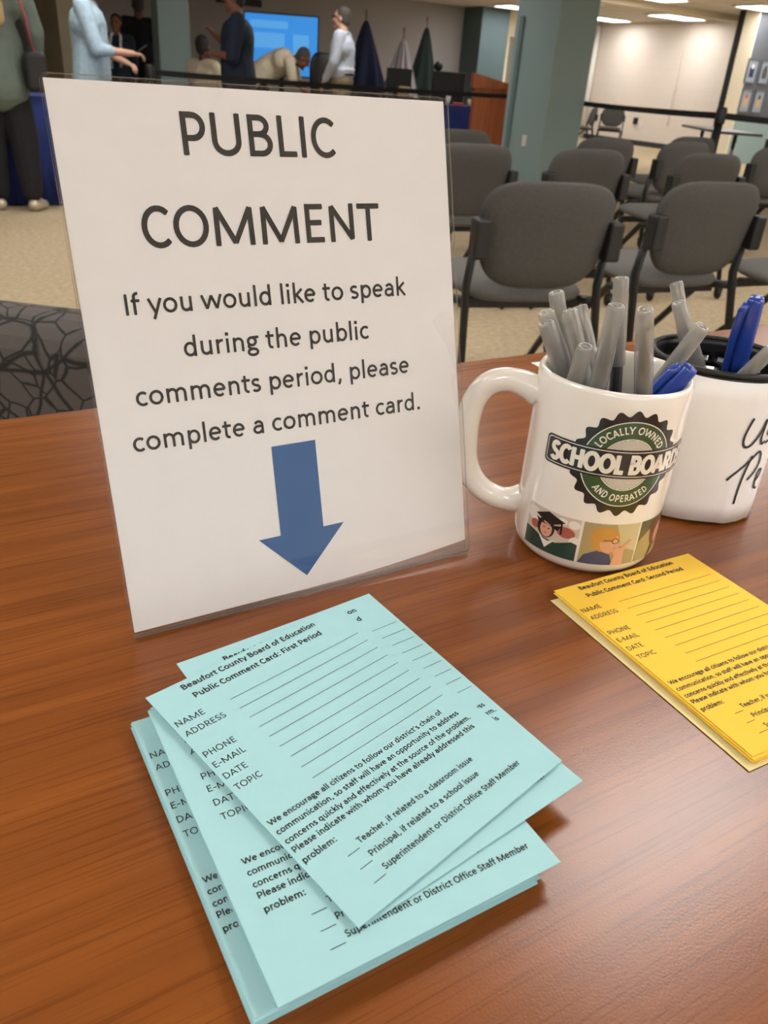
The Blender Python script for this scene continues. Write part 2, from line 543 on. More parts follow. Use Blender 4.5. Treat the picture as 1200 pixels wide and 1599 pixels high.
# ------------------------------------------------------------------ lettering: a humanist sans drawn as strokes (em = 1)
def E(cx, cy, rx, ry, a0, a1, n=None):
    n = n or max(4, int(abs(a1 - a0) / 15))
    return [(cx + rx * math.cos(math.radians(a0 + (a1 - a0) * i / n)), cy + ry * math.sin(math.radians(a0 + (a1 - a0) * i / n))) for i in range(n + 1)]
def O(cx, cy, rx, ry):
    return ('o', E(cx, cy, rx, ry, 0, 345, 23))
G = {
 ' ': (.226, []),
 'a': (.479, [[(.375, 0), (.375, .29)] + E(.24, .295, .135, .133, 0, 150), [(.375, .262), (.235, .262)] + E(.215, .148, .135, .114, 90, 270) + [(.26, .036), (.375, .12)]]),
 'b': (.525, [[(.12, 0), (.12, .69)], E(.283, .233, .165, .197, 170, -170)]),
 'c': (.423, [E(.255, .233, .175, .197, 50, 310)]),
 'd': (.525, [[(.405, 0), (.405, .69)], E(.242, .233, .165, .197, 10, 350)]),
 'e': (.498, [[(.08, .245), (.42, .245)] + E(.25, .233, .17, .197, 8, 312)]),
 'f': (.305, [[(.125, 0), (.125, .55)] + E(.235, .55, .11, .108, 180, 80), [(.03, .43), (.285, .43)]]),
 'g': (.471, [O(.215, .30, .135, .13), [(.27, .43), (.455, .43)], [(.115, .205), (.088, .13), (.13, .07), (.2, .045)], O(.232, -.06, .165, .105)]),
 'h': (.525, [[(.12, 0), (.12, .69)], [(.12, .34)] + E(.27, .285, .135, .145, 125, 0) + [(.405, 0)]]),
 'i': (.229, [[(.115, 0), (.115, .466)], [(.115, .575), (.115, .665)]]),
 'j': (.239, [[(.12, .466), (.12, -.08)] + E(.02, -.08, .1, .09, 0, -80), [(.12, .575), (.12, .665)]]),
 'k': (.455, [[(.12, 0), (.12, .69)], [(.40, .466), (.14, .235)], [(.19, .28), (.425, 0)]]),
 'l': (.229, [[(.115, 0), (.115, .69)]]),
 'm': (.799, [[(.12, 0), (.12, .466)], [(.12, .34)] + E(.265, .285, .135, .145, 125, 0) + [(.40, 0)], [(.40, .34)] + E(.545, .285, .135, .145, 125, 0) + [(.68, 0)]]),
 'n': (.525, [[(.12, 0), (.12, .466)], [(.12, .34)] + E(.27, .285, .135, .145, 125, 0) + [(.405, 0)]]),
 'o': (.527, [O(.2635, .233, .186, .197)]),
 'p': (.525, [[(.12, -.17), (.12, .466)], E(.283, .233, .165, .197, 170, -170)]),
 'q': (.525, [[(.405, -.17), (.405, .466)], E(.242, .233, .165, .197, 10, 350)]),
 'r': (.349, [[(.12, 0), (.12, .466)], [(.12, .32)] + E(.27, .28, .14, .148, 140, 75)]),
 's': (.391, [E(.195, .335, .118, .096, 35, 255) + E(.19, .130, .128, .096, 80, -145)]),
 't': (.335, [[(.135, .59), (.135, .14)] + E(.235, .14, .10, .105, 180, 285), [(.025, .43), (.31, .43)]]),
 'u': (.525, [[(.118, .466), (.118, .18)] + E(.253, .18, .135, .145, 180, 305) + [(.405, .12)], [(.405, .466), (.405, 0)]]),
 'v': (.452, [[(.035, .466), (.226, .03), (.417, .466)]]),
 'w': (.715, [[(.035, .466), (.19, .03), (.357, .44), (.525, .03), (.68, .466)]]),
 'x': (.433, [[(.04, .466), (.395, 0)], [(.395, .466), (.04, 0)]]),
 'y': (.453, [[(.035, .466), (.23, .02)], [(.42, .466), (.165, -.17)]]),
 'z': (.395, [[(.05, .43), (.33, .43), (.055, .036), (.345, .036)]]),
 'A': (.579, [[(.04, 0), (.29, .60), (.54, 0)], [(.125, .19), (.455, .19)]]),
 'B': (.544, [[(.12, .34), (.12, .598), (.25, .598)] + E(.265, .47, .15, .128, 90, -90) + [(.12, .34), (.12, .04), (.27, .04)] + E(.29, .188, .17, .15, -90, 90)]),
 'C': (.533, [E(.315, .318, .235, .285, 48, 312)]),
 'D': (.615, [('o', [(.12, .04), (.12, .598), (.22, .598)] + E(.25, .318, .275, .28, 90, -90) + [(.22, .04)])]),
 'E': (.488, [[(.42, .598), (.12, .598), (.12, .04), (.425, .04)], [(.12, .33), (.385, .33)]]),
 'F': (.459, [[(.42, .598), (.12, .598), (.12, 0)], [(.12, .31), (.39, .31)]]),
 'G': (.631, [E(.335, .318, .25, .285, 48, 330) + [(.56, .30), (.36, .30)]]),
 'H': (.623, [[(.12, 0), (.12, .638)], [(.503, 0), (.503, .638)], [(.12, .33), (.503, .33)]]),
 'I': (.252, [[(.126, 0), (.126, .638)]]),
 'L': (.42, [[(.12, .638), (.12, .04), (.40, .04)]]),
 'M': (.855, [[(.115, 0), (.125, .595), (.427, .04), (.73, .595), (.74, 0)]]),
 'N': (.646, [[(.12, 0), (.12, .595), (.526, .04), (.526, .638)]]),
 'O': (.662, [O(.331, .318, .258, .285)]),
 'P': (.517, [[(.12, 0), (.12, .598), (.25, .598)] + E(.265, .425, .172, .173, 90, -90) + [(.12, .252)]]),
 'R': (.543, [[(.12, 0), (.12, .598), (.25, .598)] + E(.265, .435, .165, .163, 90, -90) + [(.12, .272)], [(.28, .27), (.475, 0)]]),
 'S': (.459, [E(.24, .468, .15, .135, 38, 255) + E(.222, .172, .165, .137, 80, -150)]),
 'T': (.487, [[(.015, .598), (.472, .598)], [(.2435, .598), (.2435, 0)]]),
 'U': (.642, [[(.11, .638), (.11, .22)] + E(.321, .22, .211, .187, 180, 360) + [(.532, .638)]]),
 'W': (.89, [[(.035, .638), (.24, .03), (.445, .60), (.65, .03), (.855, .638)]]),
 'Y': (.487, [[(.03, .638), (.2435, .28), (.457, .638)], [(.2435, .3), (.2435, 0)]]),
 '.': (.252, [[(.126, 0), (.126, .09)]]),
 ',': (.25, [[(.14, .09), (.125, 0), (.075, -.10)]]),
 ':': (.268, [[(.134, 0), (.134, .09)], [(.134, .36), (.134, .45)]]),
 '-': (.306, [[(.04, .25), (.266, .25)]]),
 "'": (.221, [[(.11, .66), (.10, .47)]]),
}
DOTS = '.:'

def ribbon(pts, hw, closed=False):
    """stroke -> list of quads, mitred, with slightly rounded ends"""
    P = []
    for p in pts:
        p = Vector(p)
        if not P or (p - P[-1]).length > 1e-6: P.append(p)
    if not closed:
        for i in range(1, len(P) - 1):
            if (P[i] - P[i - 1]).dot(P[i + 1] - P[i]) < 0:      # sharp apex: two butting strokes
                return ribbon(P[:i + 1], hw) + ribbon(P[i:], hw)
    n = len(P)
    if closed and (P[0] - P[-1]).length < 1e-6: P.pop(); n -= 1
    L, R = [], []
    for i in range(n):
        a = P[i - 1] if (closed or i > 0) else None
        b = P[(i + 1) % n] if (closed or i < n - 1) else None
        d1 = (P[i] - a).normalized() if a is not None else None
        d2 = (b - P[i]).normalized() if b is not None else None
        if d1 is None: d1 = d2
        if d2 is None: d2 = d1
        t = d1 + d2
        if t.length < 1e-3: t = d2
        t.normalize()
        nrm = Vector((-t.y, t.x))
        k = 1.0 / max(0.45, nrm.dot(Vector((-d2.y, d2.x))))
        L.append(P[i] + nrm * hw * k)
        R.append(P[i] - nrm * hw * k)
    out = []
    for i in range(n if closed else n - 1):
        j = (i + 1) % n
        out.append([R[i], R[j], L[j], L[i]])
    if not closed:
        c = hw * 0.35
        for i, s in ((0, 1), (n - 1, -1)):
            d = (P[1] - P[0]).normalized() if i == 0 else (P[-2] - P[-1]).normalized()
            nn = Vector((-d.y, d.x))
            q = [P[i] + nn * hw, P[i] + nn * (hw - c) - d * c * 0.6, P[i] - nn * (hw - c) - d * c * 0.6, P[i] - nn * hw]
            out.append(q)
    return out

def advance(s, track=0.0):
    return sum(G[c][0] + track for c in s)

def text_polys(s, x, y, em, hw=.042, sx=1.0, track=0.0, serif=0.0):
    """polygons of a line of text starting at (x, y)"""
    out = []
    cx = 0.0
    for ch in s:
        adv, strokes = G[ch]
        for st in strokes:
            closed = isinstance(st, tuple)
            pts = st[1] if closed else st
            w = hw * (1.25 if (ch in DOTS or (ch in 'ij' and pts[0][1] > .5)) else 1.0)
            pl = [((cx + px) * sx, py) for px, py in pts]
            qs = ribbon(pl, w, closed)
            if serif > 0 and not closed and ch not in DOTS:
                for i, j in ((0, 1), (-1, -2)):
                    p, q = Vector(pl[i]), Vector(pl[j])
                    d = (p - q).normalized()
                    if abs(d.y) > 0.6:
                        nn = Vector((1, 0))
                        e = Vector((p.x, p.y))
                        qs.append([e + nn * (-w - serif) , e + nn * (w + serif), e + nn * (w + serif) - Vector((0, math.copysign(.045, d.y))), e + nn * (-w - serif) - Vector((0, math.copysign(.045, d.y)))])
            out += [[(x + p.x * em, y + p.y * em) for p in q] for q in qs]
        cx += adv + track
    return out

def line_between(s, xa, xb, y, em=None, hw=.042):
    """a line whose ink runs from xa to xb; em sets the letter height (default: natural)"""
    lead = min(p[0] for st in G[s[0]][1] for p in (st[1] if isinstance(st, tuple) else st)) - hw
    last = max(p[0] for st in G[s[-1]][1] for p in (st[1] if isinstance(st, tuple) else st)) + hw
    nat = advance(s[:-1]) + last - lead
    if em is None: em = (xb - xa) / nat
    sx = (xb - xa) / (nat * em)
    return text_polys(s, xa - lead * em * sx, y, em, hw, sx)

def add_polys(bm, polys, fn, mi, lift=0.0):
    for q in polys:
        try:
            bm.faces.new([bm.verts.new(fn(p[0], p[1], lift)) for p in q]).material_index = mi
        except ValueError:
            pass

# ------------------------------------------------------------------ the room
bm = bx(-6, 17, -5.2, 18, -0.08, 0)
struct('floor', bm, 'carpet')
bm = bx(-6, 17, -5.2, 18, CEIL, CEIL + 0.08)
struct('ceiling', bm, 'ceil')
bm = bx(-6, 15.67, 17.2, 17.35, 0, CEIL)
struct('wall_back', bm, 'greywall')
bm = bx(15.55, 15.67, -5.2, 17.2, 0, CEIL)
struct('wall_right', bm, 'creamwall')
struct('wall_left', bx(-6, -5.88, -5.2, 17.2, 0, CEIL), 'greywall')
struct('wall_front', bx(-5.88, 15.55, -5.2, -5.08, 0, CEIL), 'palewall')
struct('baseboard_right', bx(15.535, 15.55, -5.08, 17.2, 0, 0.11), 'baseb')
struct('baseboard_back', bx(-5.88, 15.535, 17.185, 17.2, 0, 0.11), 'baseb')
# ceiling beam running across the back right of the room
struct('trim_1', bx(10.6, 15.55, 12.2, 12.5, CEIL - 0.1, CEIL), 'cream')
# partition of dark grey with a teal dado, its cream end facing into the room
bm = bx(14.0, 15.55, 11.1, 11.4, 0.8, CEIL)
box(bm, 14.0, 15.55, 11.1, 11.4, 0, 0.8, mi=1)
box(bm, 13.97, 14.0, 11.1, 11.4, 0, CEIL, mi=2)
struct('wall_partition', bm, ['darkwall', 'tealpaint', 'cream'])
struct('trim_2', bx(13.95, 14.06, 11.41, 11.52, 0, CEIL), 'black')
struct('trim_3', tube(bmesh.new(), [(15.53, 14.1, 0.5), (15.53, 14.1, CEIL)], 0.022, 10), 'creamwall')
struct('trim_4', tube(bmesh.new(), [(15.45, 16.75, 0), (15.45, 16.75, CEIL)], 0.07, 14), 'whitemetal', smooth=True)

def column(name, x0, x1, y0, y1, m='tealpaint'):
    return struct(name, bx(x0, x1, y0, y1, 0, CEIL), m, bevel=0.012)
column('column', 6.54, 7.08, 7.7, 8.45)
struct('trim_5', bx(6.515, 6.54, 8.29, 8.35, 0.02, 1.72), 'tealtrim')
column('column', 11.85, 12.6, 16.5, 17.2, 'tealshaded')
column('column', 3.5, 3.93, 12.1, 12.4)
struct('wall_return', bx(2.72, 2.95, 14.6, 17.2, 0, CEIL), 'cream')

# doorway in the back wall: cream surround with a grey door standing in it
d = struct('door_1', bx(13.15, 13.75, 17.13, 17.17, 0.01, 2.03), 'doorgrey')
obj('door_handle', tube(bmesh.new(), [(13.22, 17.12, 1.02), (13.22, 17.08, 1.02), (13.32, 17.08, 1.02)], 0.012), 'chrome', d)
bm = bx(12.65, 13.14, 17.12, 17.2, 0, CEIL)
box(bm, 13.14, 13.76, 17.12, 17.2, 2.04, CEIL)
box(bm, 13.76, 14.0, 17.12, 17.2, 0, CEIL)
struct('trim_6', bm, 'hall')
struct('trim_7', bx(12.72, 12.8, 17.08, 17.12, 0, 2.1), 'black')
o = struct('trim_8', bx(6.53, 6.54, 7.98, 8.05, 0.42, 0.54), 'whitemetal', bevel=0.002)

# ceiling lights
def light_proto():
    t = thing('ceiling_light', 'x', 'light')
    bm = bmesh.new()
    for a in ((-.61, -.57, -.31, .31), (.57, .61, -.31, .31), (-.57, .57, -.31, -.27), (-.57, .57, .27, .31)):
        box(bm, a[0], a[1], a[2], a[3], -0.03, -0.001)
    obj('frame', bm, 'whitemetal', t)
    obj('diffuser', bx(-.568, .568, -.268, .268, -0.02, -0.004), 'lampglow', t)
    return t
lp = light_proto()
first = True
NAMED = {(4, 7): 'lit troffer on the ceiling nearest the cream wall, at the back',
         (4, 6): 'lit troffer in the second row from the back near the cream wall',
         (4, 5): 'bright lit troffer on this side of the ceiling beam at the top right',
         (3, 7): 'lit troffer just showing left of the teal column at the top edge',
         (3, 6): 'lit troffer just showing right of the teal column at the top edge'}
for k in range(-1, 5):
    for j in range(-2, 8):
        a, b = 1.8 + 3.3 * k, 1.0 + 2.1 * j
        if a > 14.5: a = 14.62 if j > 5 else 14.45
        if a < 9 and b > 8.2 and (k, j) not in ((1, 4), (2, 5)): continue              # the end by the screen is switched off
        if k == 4 and j == 5: a, b = 13.75, 10.74
        if k == 0 and j < -1: continue               # one bay behind the photographer is off
        if (k == 2 and 1 <= j <= 3) or (k == 3 and j <= 3) or (k == 1 and j in (2, 3)): continue   # and the bays over the rows of chairs
        if k == 3 and j == 7: a = 12.3
        t = lp if first else copy_tree(lp)
        first = False
        t.location = (a, b, CEIL)
        t['label'] = NAMED.get((k, j), 'added unseen ceiling troffer lighting the notice from the front')
        t['category'] = 'light'
        t['group'] = 'ceiling troffers'
for a, b in ((4.15, -3.2), (-.05, -3.2), (3.9, -1.6), (-.1, -4.5), (5.3, -4.5)):    # unseen lamps added off the grid to brighten the notice
    t = copy_tree(lp)
    t.location = (a, b, CEIL)
    t['label'] = 'added unseen ceiling troffer lighting the notice from the front'

# ------------------------------------------------------------------ stacking chairs in rows
def pad(bm, w, h, th, bulge_x, pw=0.55, pz=0.6, taper=0.16, n=48, rings=6):
    """upholstered pad standing in the XZ plane, superellipse outline, pillowed, wrapped forward at its sides"""
    def outline(a):
        c, s_ = math.cos(a), math.sin(a)
        x = w / 2 * math.copysign(abs(c) ** pw, c)
        z = h / 2 * math.copysign(abs(s_) ** pz, s_)
        x *= 1 - taper * (0.5 - z / h) ** 1.5
        return x, z
    grid = {}
    for side in (1, -1):
        for i in range(rings + 1):
            rho = math.sin(PI / 2 * i / rings)
            t = th / 2 * max(0, 1 - rho ** 5) ** 0.5
            if i == 0:
                grid[side, 0] = [bm.verts.new((0, side * t, 0))]
                continue
            if i == rings and side == -1:
                grid[side, i] = grid[1, i]
                continue
            ring = []
            for k in range(n):
                x, z = outline(2 * PI * k / n)
                x, z = x * rho, z * rho
                ring.append(bm.verts.new((x, side * t + bulge_x * x * x, z)))
            grid[side, i] = ring
        for i in range(rings):
            a, b = grid[side, i], grid[side, i + 1]
            for k in range(n):
                k2 = (k + 1) % n
                f = (a[0], b[k], b[k2]) if len(a) == 1 else (a[k], b[k], b[k2], a[k2])
                bm.faces.new(f)
    return bm

def make_chair():
    t = thing('stacking_chair', 'x', 'chair')
    # local: sitter looks towards +Y; the back pad is at y = 0
    bm = pad(bmesh.new(), 0.47, 0.335, 0.055, 0.55)
    bmesh.ops.rotate(bm, verts=bm.verts[:], cent=(0, 0, 0), matrix=Matrix.Rotation(math.radians(9), 3, 'X'))
    obj('backrest', bm, 'chairfab', t, smooth=True, loc=(0, 0.0, 0.613))
    bm = pad(bmesh.new(), 0.47, 0.45, 0.065, 0.0, 0.5, 0.5, 0.08)
    bmesh.ops.rotate(bm, verts=bm.verts[:], cent=(0, 0, 0), matrix=Matrix.Rotation(math.radians(-87), 3, 'X'))
    obj('seat', bm, 'chairseat', t, smooth=True, loc=(0, 0.27, 0.425))
    for s in (-1, 1):
        bm = bmesh.new()
        tube(bm, [(s * .225, 0.03, 0.62), (s * .232, 0.055, 0.45), (s * .245, -0.04, 0.03)], [.017, .019, .016], 8, flat=0.7)
        obj('rear_leg', bm, 'blackmetal', t, smooth=True)
        bm = bmesh.new()
        tube(bm, [(s * .232, 0.06, 0.40), (s * .22, 0.2, 0.375), (s * .24, 0.50, 0.07)], [.016, .016, .013], 8)
        obj('front_leg', bm, 'blackmetal', t, smooth=True)
        obj('back_bracket', bx(s * .225 - .024, s * .225 + .024, -0.028, 0.035, 0.545, 0.665), 'black', t, bevel=0.008)
        for y in (-0.04, 0.50):
            bm = bmesh.new()
            ellip(bm, (s * .243, y, 0.03), (0.014, 0.029, 0.029), n=14)
            box(bm, s * .243 - .018, s * .243 + .018, y - .014, y + .014, 0.034, 0.072)
            obj('caster', bm, 'black', t, smooth=False)
    bm = bmesh.new()
    for y in (0.14, 0.40):
        box(bm, -0.22, 0.22, y - .014, y + .014, 0.36, 0.392)
    obj('seat_beam', bm, 'blackmetal', t)
    return t

CH = [  # a, b, turn to the right (deg), label
    (1.765, 1.985, -16, 'grey upholstered stacking chair nearest the table, its whole back in view beside the notice'),
    (2.53, 2.01, -8, 'grey upholstered stacking chair behind the pens at the right, its back cut by the frame'),
    (3.12, 1.72, -6, 'grey stacking chair at the right edge, only its seat and a strip of back showing'),
    (2.42, 3.33, -8, 'grey stacking chair half hidden by the right edge of the notice'),
    (3.06, 3.22, -8, 'grey stacking chair standing directly behind the nearest one, in front of the teal column'),
    (3.89, 3.17, -9, 'grey stacking chair in the second row, behind the one at the right of the pens'),
    (3.05, 4.35, -8, 'grey stacking chair in the third row in front of the podium, only its top showing'),
    (4.05, 4.13, -8, 'grey stacking chair by the teal column base, only its top showing'),
    (4.66, 4.02, -4, 'grey stacking chair turned sideways beside the bare carpet in the third row'),
    (5.42, 4.62, -8, 'grey stacking chair showing as a small rounded top behind the others by the stanchion'),
    (5.42, 3.86, -8, 'grey stacking chair by the stanchion at the right edge, its rounded left side showing'),
]
chair0 = make_chair()
for i, (a, b, rz, lab) in enumerate(CH):
    c = chair0 if i == 0 else copy_tree(chair0)
    c.location = (a, b, 0)
    c.rotation_euler = (0, 0, math.radians(rz))
    c['label'] = lab
    c['category'] = 'chair'
    c['group'] = 'grey chairs in rows'
# two more standing far off by the cream wall, and one behind the small table
for (a, b, rz, lab) in ((12.25, 13.0, 60, 'dark chair far off just right of the teal column'),
                        (13.05, 13.3, 130, 'far off chair standing alone against the cream wall'),
                        (9.75, 6.9, 150, 'round backed chair pulled up to the small table at the right')):
    c = copy_tree(chair0)
    c.location = (a, b, 0)
    c.rotation_euler = (0, 0, math.radians(rz))
    c['label'] = lab
    c['category'] = 'chair'
    del c['group']

# upholstered armless chair pulled up on the far side of the table
t = thing('upholstered_chair', 'chair with dark web patterned upholstery pulled up behind the table at the left', 'chair', (0.03, 1.0, 0), math.radians(-40))
bm = bmesh.new()
box(bm, -.34, .34, -.05, .055, .40, .775)
obj('backrest', bm, 'crackfab', t, bevel=0.045, seg=5)
bm = bmesh.new()
box(bm, -.30, .30, .05, .55, .36, .48)
obj('seat', bm, 'crackfab', t, bevel=0.04, seg=4)
for sx in (-.25, .25):
    for sy in (0, .48):
        obj('leg', tube(bmesh.new(), [(sx, sy, .40), (sx * 1.06, sy + (.02 if sy else -.02), 0)], [.022, .014], 10), 'black', t, smooth=True)

# ------------------------------------------------------------------ belt barriers
def stanchion(label, a, b, runs):
    t = thing('stanchion', label, 'barrier', (a, b, 0))
    bm = lathe(bmesh.new(), [(0, 0), (.17, 0), (.175, .012), (.16, .028), (.05, .042), (.04, .05), (0, .05)], 32)
    obj('base', bm, 'black', t, smooth=True)
    obj('post', lathe(bmesh.new(), [(0, .04), (.034, .04), (.034, .87), (0, .87)], 24), 'blackmetal', t, smooth=True)
    obj('belt_head', lathe(bmesh.new(), [(0, .86), (.042, .86), (.044, .875), (.044, .965), (.036, .985), (0, .99)], 24), 'black', t, smooth=True)
    for (dx, dy) in runs:
        L = math.hypot(dx, dy)
        bm = bmesh.new()
        n = 10
        ang = math.atan2(dy, dx)
        Mx = Matrix.Rotation(ang, 4, 'Z')
        prev = None
        for i in range(n + 1):
            u = i / n
            sag = -0.02 * 4 * u * (1 - u)
            q = [bm.verts.new(Mx @ Vector((0.04 + (L - 0.08) * u, yy, z + sag))) for yy, z in ((-.0008, .895), (-.0008, .945), (.0008, .945), (.0008, .895))]
            if prev:
                for k in range(4):
                    bm.faces.new((prev[k], prev[(k + 1) % 4], q[(k + 1) % 4], q[k]))
            else:
                bm.faces.new(q[::-1])
            prev = q
        bm.faces.new(prev)
        obj('belt', bm, 'belt', t)
    return t
stanchion('black belt stanchion at the left whose belt runs in front of the screen', 2.3, 8.3, [(5.45, 0.9)])
stanchion('black belt stanchion hidden behind the teal column between the two belts', 7.75, 9.2, [(-1.56, -4.14)])
stanchion('black belt stanchion at the right in front of the framed pictures', 6.19, 5.06, [(1.75, -0.95)])

# ------------------------------------------------------------------ far furniture
t = thing('podium', 'orange wooden podium with a slanted top behind the black belt', 'podium', (7.21, 9.64, 0), math.radians(-32))
bm = bx(-.26, .26, -.25, .25, 0.06, 1.02)
obj('body', bm, 'podium', t, bevel=0.006)
obj('plinth', bx(-.24, .24, -.23, .23, 0, 0.06), 'tableedge', t)
bm = bmesh.new()
vs = [bm.verts.new(p) for p in ((-.29, -.28, .98), (.29, -.28, .98), (.29, .29, .98), (-.29, .29, .98), (-.29, -.28, 1.15), (.29, -.28, 1.15), (.29, .29, 1.03), (-.29, .29, 1.03))]
for q in ((0, 3, 2, 1), (4, 5, 6, 7), (0, 1, 5, 4), (1, 2, 6, 5), (2, 3, 7, 6), (3, 0, 4, 7)):
    bm.faces.new([vs[i] for i in q])
obj('slanted_top', bm, 'podium', t)
t.rotation_euler = (0, 0, math.radians(-122))

def skirted_table(label, a, b, L, D, rz, group=None):
    t = thing('skirted_table', label, 'table', (a, b, 0), math.radians(rz), group)
    obj('tabletop', bx(-L / 2, L / 2, -D / 2, D / 2, .715, .74), 'bluecloth', t, bevel=.006)
    bm = bmesh.new()
    n = int((2 * L + 2 * D) / .035)
    per = []
    for i in range(n):
        s = i / n * (2 * L + 2 * D)
        if s < L: p, nr = (-L / 2 + s, -D / 2), (0, -1)
        elif s < L + D: p, nr = (L / 2, -D / 2 + s - L), (1, 0)
        elif s < 2 * L + D: p, nr = (L / 2 - (s - L - D), D / 2), (0, 1)
        else: p, nr = (-L / 2, D / 2 - (s - 2 * L - D)), (-1, 0)
        per.append((p, nr, (.014 if i % 2 else -.002)))
    top = [bm.verts.new((p[0] + nr[0] * .003, p[1] + nr[1] * .003, .735)) for p, nr, w in per]
    bot = [bm.verts.new((p[0] + nr[0] * (.012 + w), p[1] + nr[1] * (.012 + w), .012)) for p, nr, w in per]
    for i in range(n):
        j = (i + 1) % n
        bm.faces.new((top[i], top[j], bot[j], bot[i]))
    o = obj('table_skirt', bm, 'bluecloth', t, smooth=True)
    md = o.modifiers.new('s', 'SOLIDIFY'); md.thickness = .003
    for sx in (-1, 1):
        for sy in (-1, 1):
            obj('leg', tube(bmesh.new(), [(sx * (L / 2 - .12), sy * (D / 2 - .1), 0), (sx * (L / 2 - .12), sy * (D / 2 - .1), .715)], .016, 8), 'blackmetal', t)
    return t
skirted_table('table with a royal blue skirt behind the woman in the grey green sweater', 1.62, 7.12, 1.75, .6, 0)
skirted_table('table with a royal blue skirt beside the podium', 7.22, 10.62, 1.0, .6, -32)
tag(obj('drinking_cup', lathe(bmesh.new(), [(0, 0), (.026, 0), (.035, .11), (.033, .11), (.025, .004), (0, .004)], 20), 'whitemetal', None, True, (7.06, 10.44, .741)), 'white cup standing on the blue skirted table by the podium', 'cup')
o = obj('paper_napkins', bx(-.07, .07, -.05, .05, 0, .035), 'red', None, False, (7.20, 10.40, .741), (0, 0, -.5), bevel=.004)
tag(o, 'small red pack lying on the blue skirted table by the podium', 'pack')
tag(obj('paper_cup', lathe(bmesh.new(), [(0, 0), (.028, 0), (.038, .09), (.036, .09), (.027, .004), (0, .004)], 20), 'cream', None, True, (7.34, 10.30, .741)), 'cream paper cup at the end of the blue skirted table, next to the podium', 'cup')

# plain tables in front of the screen
def plain_table(name, label, a, b, L, D, rz, m='greytop', h=.74):
    t = thing(name, label, 'table', (a, b, 0), math.radians(rz))
    obj('tabletop', bx(-L / 2, L / 2, -D / 2, D / 2, h - .03, h), m, t, bevel=.005)
    for sx in (-1, 1):
        bm = bmesh.new()
        tube(bm, [(sx * (L / 2 - .2), 0, .03), (sx * (L / 2 - .2), 0, h - .03)], .025, 10)
        tube(bm, [(sx * (L / 2 - .2), -D / 2 + .05, .02), (sx * (L / 2 - .2), D / 2 - .05, .02)], .02, 8)
        obj('leg', bm, 'chrome', t, smooth=True)
    return t
plain_table('meeting_table', 'table the man in cream leans over in front of the screen', 5.22, 10.97, .9, .6, -32)
plain_table('small_table', 'small grey table with chrome legs standing at the right under the belt', 9.45, 7.7, 1.9, .5, 55, h=.72)

# wall screen on a stand
t = thing('screen', 'large lit blue screen behind the people at the top of the photo', 'screen', (5.64, 13.0, 0), math.radians(-32))
obj('casing', bx(-.57, .57, 0, .06, .93, 1.76), 'black', t, bevel=.01)
bm = bx(-.55, .55, -.006, -.001, .95, 1.74)
obj('display', bm, 'screen', t)
bm = bx(-.47, .10, -.008, -.0065, 1.56, 1.66)
box(bm, -.42, .05, -.008, -.0065, 1.30, 1.50)
box(bm, .18, .42, -.008, -.0065, 1.18, 1.50)
obj('shown_window', bm, 'screenpale', t)
bm = bx(-.04, .04, .02, .06, .05, 1.0)
box(bm, -.4, .4, -.25, .3, 0, .05)
obj('stand', bm, 'black', t)
o = obj('wall_speaker_bar', bx(-.45, .45, -.06, .06, -.06, .06), 'black', None, False, (6.55, 17.11, 2.12), None, bevel=.02)
tag(o, 'long black bar mounted on the grey wall above the lit screen', 'speaker')

# draped flags on poles
def flag(label, a, b, top, R_, mats, stripes=False, ph=0.0, squash=.6):
    t = thing('flag', label, 'flag', (a, b, 0), math.radians(-32))
    bm = lathe(bmesh.new(), [(0, 0), (.17, 0), (.17, .02), (.04, .05), (0, .05)], 24)
    obj('base', bm, 'black', t, smooth=True)
    obj('pole', tube(bmesh.new(), [(0, 0, .04), (0, 0, top + .1)], .013, 8), 'brass', t, smooth=True)
    bm = bmesh.new()
    n, m_ = 72, 18
    rings = []
    for i in range(m_ + 1):
        u = i / m_
        z = top - u * 1.25
        rr = .03 + R_ * u ** .8
        rings.append([bm.verts.new(((rr * (1 + .22 * u * math.sin(7 * th + ph + 2 * u))) * math.cos(th), squash * (rr * (1 + .22 * u * math.sin(7 * th + ph + 2 * u))) * math.sin(th), z - .10 * math.sin(th * 1.0 + ph) * u)) for th in [2 * PI * k / n for k in range(n)]])
    for a_, b_ in zip(rings, rings[1:]):
        for k in range(n):
            f = bm.faces.new((a_[k], a_[(k + 1) % n], b_[(k + 1) % n], b_[k]))
            if stripes and (k // 3) % 2: f.material_index = 1
    o = obj('cloth', bm, mats, t, smooth=True)
    md = o.modifiers.new('s', 'SOLIDIFY'); md.thickness = .006
    obj('finial', ellip(bmesh.new(), (0, 0, top + .13), (.022, .022, .04)), 'brass', t, smooth=True)
MT['flag_white'] = mat('flag white cloth', srgb(172, 168, 172), .85)
MT['flag_red'] = mat('flag muted red cloth', srgb(120, 108, 112), .85)
flag('navy blue flag draped on its pole left of the striped flag', 7.75, 14.2, 1.86, .38, ['navycloth'])
flag('pale striped flag draped on its pole between two dark flags', 7.93, 13.2, 1.60, .36, ['flag_white', 'flag_red'], True, 1.2)
flag('dark green flag draped on its pole right of the striped flag', 8.66, 13.66, 1.82, .27, ['greencloth'], False, 2.2)

